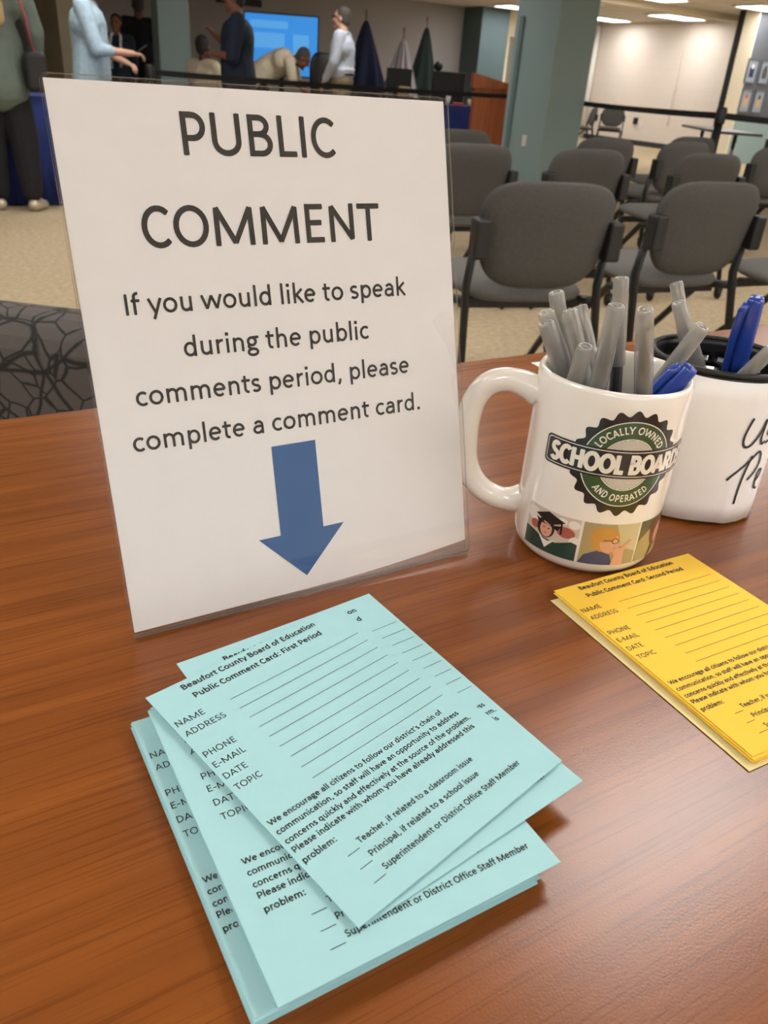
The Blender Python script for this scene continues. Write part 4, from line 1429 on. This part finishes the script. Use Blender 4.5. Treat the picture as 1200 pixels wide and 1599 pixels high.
GY = 'yellow comment cards in the pile'
ylow = card_mesh('comment_card', ['yellow', 'cardink'], flat)
ytop = card_mesh('comment_card', ['yellow', 'cardink'], flat, TXT2)
ybuff = card_mesh('comment_card', ['buff', 'cardink'], flat)
z = TZ + .0004
place_card(ybuff, (.3095, .2935), -2.2, z, 'pale buff card at the bottom of the yellow pile, its corner sticking out', GY)
z += .0004
for i in range(9):
    place_card(ylow, (.3165 - .0004 * i + rnd.uniform(-.0006, .0006), .2955 + rnd.uniform(-.001, .0006)), -2.0 + rnd.uniform(-.7, .5), z, 'yellow comment card in the yellow pile with only its left edge showing', GY)
    z += .00034
place_card(ytop, (.3145, .2972), -1.9, z + .0002, 'topmost yellow second period comment card beside the white mug', GY)

# loose white sheets
def paper(label, pts, z):
    bm = bmesh.new()
    f = bm.faces.new([bm.verts.new((p[0], p[1], 0)) for p in pts])
    ret = bmesh.ops.extrude_face_region(bm, geom=[f])
    for v in [x for x in ret['geom'] if isinstance(x, bmesh.types.BMVert)]: v.co.z += .00025
    c = sum((Vector((p[0], p[1], 0)) for p in pts), Vector()) / len(pts)
    for v in bm.verts: v.co -= c
    tag(obj('paper_sheet', bm, 'paperwhite', None, False, (c.x, c.y, z)), label, 'paper')
def rect(x, y, yaw, w, l):
    a = math.radians(yaw)
    c, s = math.cos(a), math.sin(a)
    return [(x + c * p - s * q, y + s * p + c * q) for p, q in ((0, 0), (w, 0), (w, l), (0, l))]
paper('white sheet of paper lying under the far side of the mug with grey pens', rect(.603, .560, -3, .25, .12), TZ + .0003)
paper('white sheet of paper beyond the wrapped cup at the right edge', rect(.655, .27, 12, .26, .10), TZ + .0003)
paper('white sheet of paper whose corner just enters at the right edge above the yellow cards', rect(.505, .18, 20, .14, .06), TZ + .0003)

# ------------------------------------------------------------------ wrapping flat artwork on to a mug
def wrap(name, polys, mats, parent, c_theta, zc, Rm, off=.00012):
    """polys: (points in metres, material slot, layer)"""
    bm = bmesh.new()
    for pts, mi, lay in polys:
        try:
            bm.faces.new([bm.verts.new((p[0], p[1], lay * .00006)) for p in pts]).material_index = mi
        except ValueError:
            pass
    bmesh.ops.triangulate(bm, faces=[f for f in bm.faces if len(f.verts) > 4])
    xs = [v.co.x for v in bm.verts]
    x = math.floor(min(xs) / .002) * .002
    while x < max(xs):
        bmesh.ops.bisect_plane(bm, geom=bm.verts[:] + bm.edges[:] + bm.faces[:], plane_co=(x, 0, 0), plane_no=(1, 0, 0), dist=1e-7)
        x += .002
    for v in bm.verts:
        a = math.radians(c_theta) + v.co.x / Rm
        r = Rm + off + v.co.z
        v.co = (r * math.cos(a), r * math.sin(a), zc + v.co.y)
    me = bpy.data.meshes.new(name)
    bm.to_mesh(me)
    bm.free()
    for x in mats: me.materials.append(MT[x] if isinstance(x, str) else x)
    o = bpy.data.objects.new(name, me)
    return link(o, parent)

MX, MY, MR, MH = .378, .342, .0480, .1265
mug = thing('coffee_mug', 'white ceramic mug printed with a school board badge, full of grey pens', 'mug', (MX, MY, TZ + .0006))
pr = [(0, .004), (.030, .003), (.034, 0), (.0385, 0), (.0430, .0018), (.0462, .006), (.0478, .012), (MR, .020), (MR, .115), (MR + .0001, MH - .003), (MR - .0008, MH - .0008), (MR - .0022, MH), (MR - .0036, MH - .001), (MR - .0044, MH - .004),
      (MR - .0046, .03), (.0420, .012), (.036, .008), (0, .007)]
obj('body', lathe(bmesh.new(), pr, 96), 'ceramic', mug, smooth=True)
ha = math.radians(143)
hx = Vector((math.cos(ha), math.sin(ha), 0))
ctl = [(.0455, .106), (.056, .111), (.068, .1125), (.079, .108), (.086, .097), (.0885, .083), (.0885, .067), (.0865, .052), (.081, .040), (.072, .0315), (.062, .0275), (.053, .027), (.0455, .0290)]
P = []
for i in range(len(ctl) - 1):      # Catmull-Rom
    p0 = ctl[max(i - 1, 0)]; p1_ = ctl[i]; p2_ = ctl[i + 1]; p3_ = ctl[min(i + 2, len(ctl) - 1)]
    for k in range(5):
        u = k / 5
        P.append(tuple(.5 * (2 * p1_[d] + (p2_[d] - p0[d]) * u + (2 * p0[d] - 5 * p1_[d] + 4 * p2_[d] - p3_[d]) * u * u + (3 * p1_[d] - p0[d] - 3 * p2_[d] + p3_[d]) * u ** 3) for d in (0, 1)))
P.append(ctl[-1])
rad = [.0078 + .0022 * max(0, 1 - min(i, len(P) - 1 - i) / 8.0) for i in range(len(P))]
obj('handle', tube(bmesh.new(), [hx * r_ + Vector((0, 0, z_)) for r_, z_ in P], rad, 20, True, 1.0), 'ceramic', mug, smooth=True)

# badge: scalloped seal, green ring, lettered arcs, crossing banner
def circle(cx, cy, r, n=64):
    return [(cx + r * math.cos(2 * PI * k / n), cy + r * math.sin(2 * PI * k / n)) for k in range(n)]
def annulus(r0_, r1_, n=72, a0=0, a1=360):
    out = []
    for k in range(n):
        t0 = math.radians(a0 + (a1 - a0) * k / n); t1 = math.radians(a0 + (a1 - a0) * (k + 1) / n)
        out.append([(r0_ * math.cos(t0), r0_ * math.sin(t0)), (r1_ * math.cos(t0), r1_ * math.sin(t0)), (r1_ * math.cos(t1), r1_ * math.sin(t1)), (r0_ * math.cos(t1), r0_ * math.sin(t1))])
    return out
B = []
NS = 20
sc = [(.0332 + .0018 * math.cos(NS * 2 * PI * k / 240)) for k in range(240)]
for k in range(240):
    t0, t1 = 2 * PI * k / 240, 2 * PI * (k + 1) / 240
    B.append(([(0.0, 0.0), (sc[k] * math.cos(t0), sc[k] * math.sin(t0)), (sc[(k + 1) % 240] * math.cos(t1), sc[(k + 1) % 240] * math.sin(t1))], 0, 1))
for q in annulus(.0276, .0282): B.append((q, 2, 2))
for q in annulus(.0172, .0276): B.append((q, 1, 2))
for q in annulus(.0166, .0172): B.append((q, 2, 2))
# ruled white centre above and below the banner
for k in range(11):
    y = .0085 + k * .00072
    for s in (-1, 1):
        hw_ = math.sqrt(max(0, .0162 ** 2 - y * y))
        if hw_ > .001:
            B.append(([(-hw_, s * y), (hw_, s * y), (hw_, s * (y + .00048)), (-hw_, s * (y + .00048))], 2, 2))
def arc_text(s, r, a_mid, em, up=True, hw=.06, track=.10):
    tot = advance(s, track)
    out = []
    x = -tot / 2
    for ch in s:
        adv = G[ch][0]
        qs = text_polys(ch, 0, 0, 1.0, hw, serif=.03)
        for q in qs:
            r_ = []
            for p in q:
                px_, py_ = (p[0] + x) * em * .82, p[1] * em
                if up:
                    a = math.radians(a_mid) - px_ / r
                    rr = r + py_
                else:
                    a = math.radians(a_mid) + px_ / r
                    rr = r - py_
                r_.append((rr * math.cos(a), rr * math.sin(a)))
            out.append((r_, 2, 3))
        x += adv + track
    return out
B += arc_text('LOCALLY OWNED', .0206, 90, .0071, True, .06, .05)
B += arc_text('AND OPERATED', .0248, 270, .0071, False, .06, .05)
def rrect(x0, x1, y0, y1, r, n=5):
    out = []
    for cx, cy, a0 in ((x1 - r, y1 - r, 0), (x0 + r, y1 - r, 90), (x0 + r, y0 + r, 180), (x1 - r, y0 + r, 270)):
        for k in range(n):
            a = math.radians(a0 + 90 * k / (n - 1))
            out.append((cx + r * math.cos(a), cy + r * math.sin(a)))
    return out
B.append((rrect(-.0532, .0532, -.0092, .0098, .003), 0, 4))
B.append((rrect(-.0520, .0520, -.0080, .0086, .0024), 2, 5))
B.append((rrect(-.0515, .0515, -.0075, .0081, .0022), 0, 6))
sb = line_between('SCHOOL BOARDS', -.0485, .0485, -.0056, .0184, .080)
B += [(q, 2, 7) for q in sb]
wrap('badge_print', B, ['badgedark', 'badgegreen', 'badgewhite'], mug, -116, .082, MR)

# the strip of three photographs
def pmat(n, c):
    MT[n] = mat(n, c, .3, coat=.5)
for n, c in (('photo cream blur', srgb(206, 190, 170)), ('photo dark green', srgb(30, 62, 54)), ('photo black', srgb(26, 28, 30)), ('photo skin', srgb(216, 160, 132)), ('photo dark hair', srgb(46, 32, 30)),
             ('photo blond', srgb(196, 142, 72)), ('photo khaki', srgb(168, 150, 108)), ('photo blue', srgb(58, 66, 104)), ('photo olive', srgb(92, 84, 44)), ('photo brown', srgb(120, 74, 48)), ('photo pale', srgb(232, 224, 214)), ('photo red blur', srgb(170, 92, 80)), ('photo tan light', srgb(196, 184, 146))):
    pmat(n, c)
def el(cx, cy, rx, ry, n=24, a0=0, a1=360, rot=0):
    out = []
    c, s = math.cos(math.radians(rot)), math.sin(math.radians(rot))
    for k in range(n):
        a = math.radians(a0 + (a1 - a0) * k / n)
        x, y = rx * math.cos(a), ry * math.sin(a)
        out.append((cx + c * x - s * y, cy + s * x + c * y))
    return out
def photo(name, th0, th1, art, mats):
    w = math.radians(th1 - th0) * MR
    h = .0300
    polys = []
    for lay, (pts, mi) in enumerate(art):
        q = [(min(max(p[0], 0), 1) * w, min(max(p[1], 0), 1) * h) for p in pts]
        polys.append((q, mi, 1 + lay * .5))
    wrap(name, polys, mats, mug, th0, .0108, MR)
full = [(0, 0), (1, 0), (1, 1), (0, 1)]
art = [(full, 0), (el(.12, .78, .14, .16), 6), (el(.78, .62, .16, .13), 7), (el(.9, .85, .1, .1), 6), (el(.7, .86, .09, .08), 6), (el(.2, .55, .1, .1), 7), (el(.95, .45, .1, .12), 6),
       ([(0, 0), (0, .42), (.16, .40), (.34, .34), (.62, .30), (.9, .44), (1, .40), (1, 0)], 1), ([(.28, .40), (.46, .1), (.62, .36), (.5, .28), (.4, .3)], 6),
       (el(.42, .58, .17, .24), 4), (el(.43, .55, .115, .19), 3), ([(.2, .76), (.46, .66), (.70, .74), (.64, .60), (.5, .66), (.34, .66), (.28, .62)], 2),
       ([(.18, .82), (.44, .98), (.76, .84), (.5, .68)], 2), ([(.68, .84), (.71, .84), (.72, .55), (.69, .55)], 2), (el(.39, .58, .02, .014, 10), 4), (el(.48, .58, .02, .014, 10), 4), (el(.435, .46, .035, .012, 10), 7)]
photo('photo_print', -186, -139.5, art, ['photo cream blur', 'photo dark green', 'photo black', 'photo skin', 'photo dark hair', 'photo brown', 'photo pale', 'photo red blur'])
art = [(full, 0), ([(.55, 1), (1, 1), (1, .3), (.7, .45)], 5), ([(0, 0), (.08, .22), (.3, .36), (.52, .26), (.6, 0)], 3), (el(.40, .62, .25, .30), 1), (el(.48, .54, .17, .24), 2), (el(.36, .74, .22, .18), 1),
       (el(.57, .60, .065, .07, 16), 4), (el(.57, .60, .05, .054, 16), 2), ([(.36, .62), (.51, .615), (.51, .60), (.36, .605)], 4), ([(.64, .56), (.70, .48), (.64, .47)], 2), (el(.60, .42, .035, .014, 10), 4),
       (el(.66, .32, .10, .13, 20, rot=30), 2), ([(.66, .38), (.84, .62), (.88, .60), (.74, .30)], 2), ([(.56, 0), (.60, .26), (.76, .28), (.78, 0)], 2), (el(.42, .50, .035, .06, 14), 2)]
photo('photo_print', -137.3, -92.2, art, ['photo khaki', 'photo blond', 'photo skin', 'photo blue', 'photo dark hair', 'photo tan light'])
art = [(full, 0), ([(0, 0), (0, .5), (.25, .75), (.4, .3), (.3, 0)], 1), (el(.55, .6, .26, .36), 2), (el(.62, .52, .17, .26), 3), ([(.4, 0), (.5, .25), (.8, .25), (.95, 0)], 1)]
photo('photo_print', -90.4, -45, art, ['photo olive', 'photo khaki', 'photo brown', 'photo skin'])

# ------------------------------------------------------------------ pens
def grey_pen(L=.165):
    t = thing('pen', 'x', 'pen')
    # local z runs from the writing end's opposite (0) up to the capped tip (L)
    obj('barrel', lathe(bmesh.new(), [(0, 0), (.0034, 0), (.0041, .002), (.0042, .008), (.0042, L - .052), (.0036, L - .034), (.0016, L - .020), (0, L - .020)], 18), 'penbarrel', t, True)
    obj('ink_tube', lathe(bmesh.new(), [(0, .01), (.0022, .01), (.0022, L - .05), (.0030, L - .046), (.0024, L - .028), (.0013, L - .021), (0, L - .021)], 12), 'pencore', t, True)
    obj('tip', lathe(bmesh.new(), [(0, L - .020), (.0012, L - .020), (.0005, L - .012), (0, L - .012)], 10), 'brass', t, True)
    c = obj('cap', lathe(bmesh.new(), [(.0045, L - .058), (.0054, L - .057), (.0055, L - .045), (.0051, L - .012), (.0050, L - .0012), (.0043, L), (.0028, L), (.0024, L - .0016), (.0014, L - .0016), (.0010, L), (0, L)], 20), 'pencap', t, True)
    bm = bmesh.new()
    box(bm, -.0017, .0017, .0056, .0068, L - .052, L - .006)
    box(bm, -.0017, .0017, .0040, .0068, L - .009, L - .006)
    obj('clip', bm, 'pencap', c, bevel=.0004)
    return t
def blue_pen(L=.160, clear=True):
    t = thing('pen', 'x', 'pen')
    obj('barrel', lathe(bmesh.new(), [(0, 0), (.0036, 0), (.0042, .002), (.0042, L - .05), (.0034, L - .03), (.0012, L - .014), (0, L - .014)], 16), 'penclear' if clear else 'penblue', t, True)
    obj('ink_tube', lathe(bmesh.new(), [(0, .004), (.0018, .004), (.0018, L - .03), (0, L - .03)], 10), 'penblue', t, True)
    c = obj('cap', lathe(bmesh.new(), [(.0048, L - .060), (.0066, L - .059), (.0067, L - .050), (.0062, L - .02), (.0054, L - .003), (.0046, L - .0006), (0, L)], 24), 'penblue', t, True)
    bm = bmesh.new()
    tube(bm, [(0, .0058, L - .004), (0, .0082, L - .010), (0, .0094, L - .030), (0, .0090, L - .056), (0, .0082, L - .066)], [.0030, .0030, .0027, .0024, .0018], 10)
    obj('clip', bm, 'penblue', c, True)
    return t
def aim(o, F, T, L, clip_dir=(.53, .85, 0)):
    """stand the pen along F -> T with its cap end at T and its clip turned towards clip_dir"""
    d = (Vector(T) - Vector(F)).normalized()
    y = Vector(clip_dir)
    y = (y - d * y.dot(d)).normalized()
    x = y.cross(d)
    o.rotation_euler = Matrix((x, y, d)).transposed().to_euler()
    o.location = Vector(T) - d * L
gp = grey_pen()
short_pen = grey_pen(.146)
GP = 'capped grey pens'
PENS = [((.3923, .3535, .7504), (.3516, .3800, .9081), 'grey capped pen leaning left in the mug, its blunt cap end turned to the viewer'),
        ((.4086, .3416, .7551), (.3336, .3667, .9000), 'grey capped pen at the far left of the mug, mostly hidden behind its neighbours'),
        ((.4030, .3381, .7500), (.3291, .3603, .8958), 'lower grey capped pen leaning out over the left rim of the mug'),
        ((.3916, .3075, .7511), (.3772, .3836, .8968), 'grey capped pen with a dark tip right of the tall leaning one in the mug'),
        ((.3774, .3048, .7503), (.3448, .3585, .9029), 'grey capped pen tucked behind the leaning blunt capped one in the mug'),
        ((.3591, .3733, .7500), (.3375, .3323, .8885), 'short grey capped pen at the front left of the mug, pointing at the viewer'),
        ((.3558, .3372, .7527), (.3409, .3183, .9159), 'upright grey capped pen in the middle of the mug, brass tip inside its cap'),
        ((.4135, .3529, .7530), (.3998, .3740, .9160), 'tallest grey capped pen at the back of the mug'),
        ((.4061, .3178, .7640), (.3463, .3025, .9170), 'upright grey capped pen right of the middle one in the mug, brass tip inside'),
        ((.3937, .3758, .7500), (.4077, .3099, .9007), 'grey capped pen leaning far right out of the mug above the blue one')]
for i, (F, T, lab) in enumerate(PENS):
    p = gp if i == 0 else (short_pen if i == 5 else copy_tree(gp))
    aim(p, F, T, .146 if i == 5 else .165)
    p['label'] = lab
    p['group'] = GP
bp = blue_pen(.138)
aim(bp, (.3552, .3512, .7567), (.4017, .3057, .8783), .138, (-.6, .3, .8))
bp['label'] = 'blue capped pen lying low over the right front rim of the badge mug'

# ------------------------------------------------------------------ wrapped mesh cup
KX, KY, KR, KH = .510, .365, .0500, .116
cup = thing('pencil_cup', 'black slotted pencil cup wrapped in handwritten white paper, behind the badge mug', 'pencil cup', (KX, KY, TZ + .0006))
bm = bmesh.new()
n, rows = 84, 26
gr = [[bm.verts.new(((KR - .002) * math.cos(2 * PI * k / n), (KR - .002) * math.sin(2 * PI * k / n), .004 + (KH - .006) * i / rows)) for k in range(n)] for i in range(rows + 1)]
for i in range(rows):
    for k in range(n):
        slot = 2 <= i < rows - 2 and i % 2 == 0 and ((k + (3 if (i // 2) % 2 else 0)) % 6) not in (0, 1)
        if not slot:
            bm.faces.new((gr[i][k], gr[i][(k + 1) % n], gr[i + 1][(k + 1) % n], gr[i + 1][k]))
o = obj('slotted_wall', bm, 'blackmetal', cup, smooth=True)
md = o.modifiers.new('s', 'SOLIDIFY'); md.thickness = .0012; md.offset = -1
obj('floor_disc', lathe(bmesh.new(), [(0, 0), (KR - .003, 0), (KR - .002, .004), (0, .004)], 48), 'blackmetal', cup, True)
bm = bmesh.new()
ring = [(KR - .001 + .0022 * math.cos(a), KH - .001 + .0022 * math.sin(a)) for a in [2 * PI * k / 10 for k in range(10)]]
lathe(bm, ring, 84, closed=True)
obj('rim', bm, 'black', cup, True)
bm = bmesh.new()
n = 120
cols = []
for k in range(n + 1):
    a = math.radians(-176 + 352 * k / n - 137)
    wav = .0003 * math.sin(9 * a) + .0002 * math.sin(23 * a + 1)
    z0 = .0012 + .0008 * (1 + math.sin(5 * a))
    col = []
    for i in range(9):
        u = i / 8
        fl = wav * (1 - .4 * u) + (.0006 * (1 - u) ** 3) * math.sin(13 * a)
        r_ = KR + .0006 + max(0, fl)
        col.append(bm.verts.new((r_ * math.cos(a), r_ * math.sin(a), z0 + (KH - .0045 - z0) * u)))
    cols.append(col)
for k in range(n):
    for i in range(8):
        bm.faces.new((cols[k][i], cols[k + 1][i], cols[k + 1][i + 1], cols[k][i + 1]))
pw = obj('paper_wrap', bm, 'paperwhite', cup, True)
md = pw.modifiers.new('s', 'SOLIDIFY'); md.thickness = .0002; md.offset = 1
# marker handwriting, wrapped round the cup: angle in degrees, height in metres
HAND = [[(-106.2, .0860), (-108.6, .0790), (-110.0, .0720), (-109.2, .0665), (-106.0, .0640), (-101.5, .0655), (-97.0, .0710), (-93.5, .0785), (-92.0, .0845), (-92.2, .0780), (-92.5, .0700), (-90.0, .0655), (-87, .0670)],
        [(-80.0, .0790), (-84.5, .0765), (-85.5, .0730), (-80.5, .0705), (-80.0, .0670), (-86.0, .0655)],
        [(-114.3, .0380), (-111.5, .0410), (-107.5, .0445), (-101, .0500), (-95, .0550), (-90.0, .0590), (-86.5, .0570), (-84.8, .0510), (-86.5, .0450), (-90.5, .0400), (-94, .0370)],
        [(-96.4, .0565), (-98.5, .0480), (-100.2, .0385), (-101.0, .0280), (-101.0, .0180)],
        [(-83.0, .0340), (-78.5, .0370), (-77.0, .0420), (-80.5, .0430), (-82.5, .0370), (-80.8, .0290), (-76, .0270)]]
MT['marker'] = mat('black marker', srgb(46, 46, 48), .6)
polys = []
for st in HAND:
    pts = [(math.radians(a + 95) * (KR + .001), z_) for a, z_ in st]
    sm = []
    for i in range(len(pts) - 1):
        p0 = pts[max(i - 1, 0)]; p1_ = pts[i]; p2_ = pts[i + 1]; p3_ = pts[min(i + 2, len(pts) - 1)]
        for k in range(5):
            u = k / 5
            sm.append(tuple(.5 * (2 * p1_[d] + (p2_[d] - p0[d]) * u + (2 * p0[d] - 5 * p1_[d] + 4 * p2_[d] - p3_[d]) * u * u + (3 * p1_[d] - p0[d] - 3 * p2_[d] + p3_[d]) * u ** 3) for d in (0, 1)))
    sm.append(pts[-1])
    polys += [([(p.x, p.y) for p in q], 0, 1) for q in ribbon(sm, .00095)]
wrap('handwriting', polys, ['marker'], pw, -95, 0, KR + .0011, .0004)

for F, T, lab in (((.5195, .3481, .7485), (.5105, .4218, .8959), 'grey capped pen at the back left of the wrapped cup, standing highest'),
                  ((.5399, .3388, .7485), (.4731, .3852, .8921), 'grey capped pen leaning left in the wrapped cup, in front of the highest one'),
                  ((.4903, .3946, .7485), (.4933, .3165, .8765), 'grey capped pen leaning out of the wrapped cup at the right edge')):
    p = copy_tree(short_pen if 'right edge' in lab else gp)
    aim(p, F, T, .146 if 'right edge' in lab else .165)
    p['label'] = lab
    p['group'] = GP
b2p = blue_pen(.165)
aim(b2p, (.5413, .3729, .7485), (.4983, .3419, .9047), .165, (-1, .35, 0))
b2p['label'] = 'blue capped pen with its clip turned left, standing in the wrapped cup'
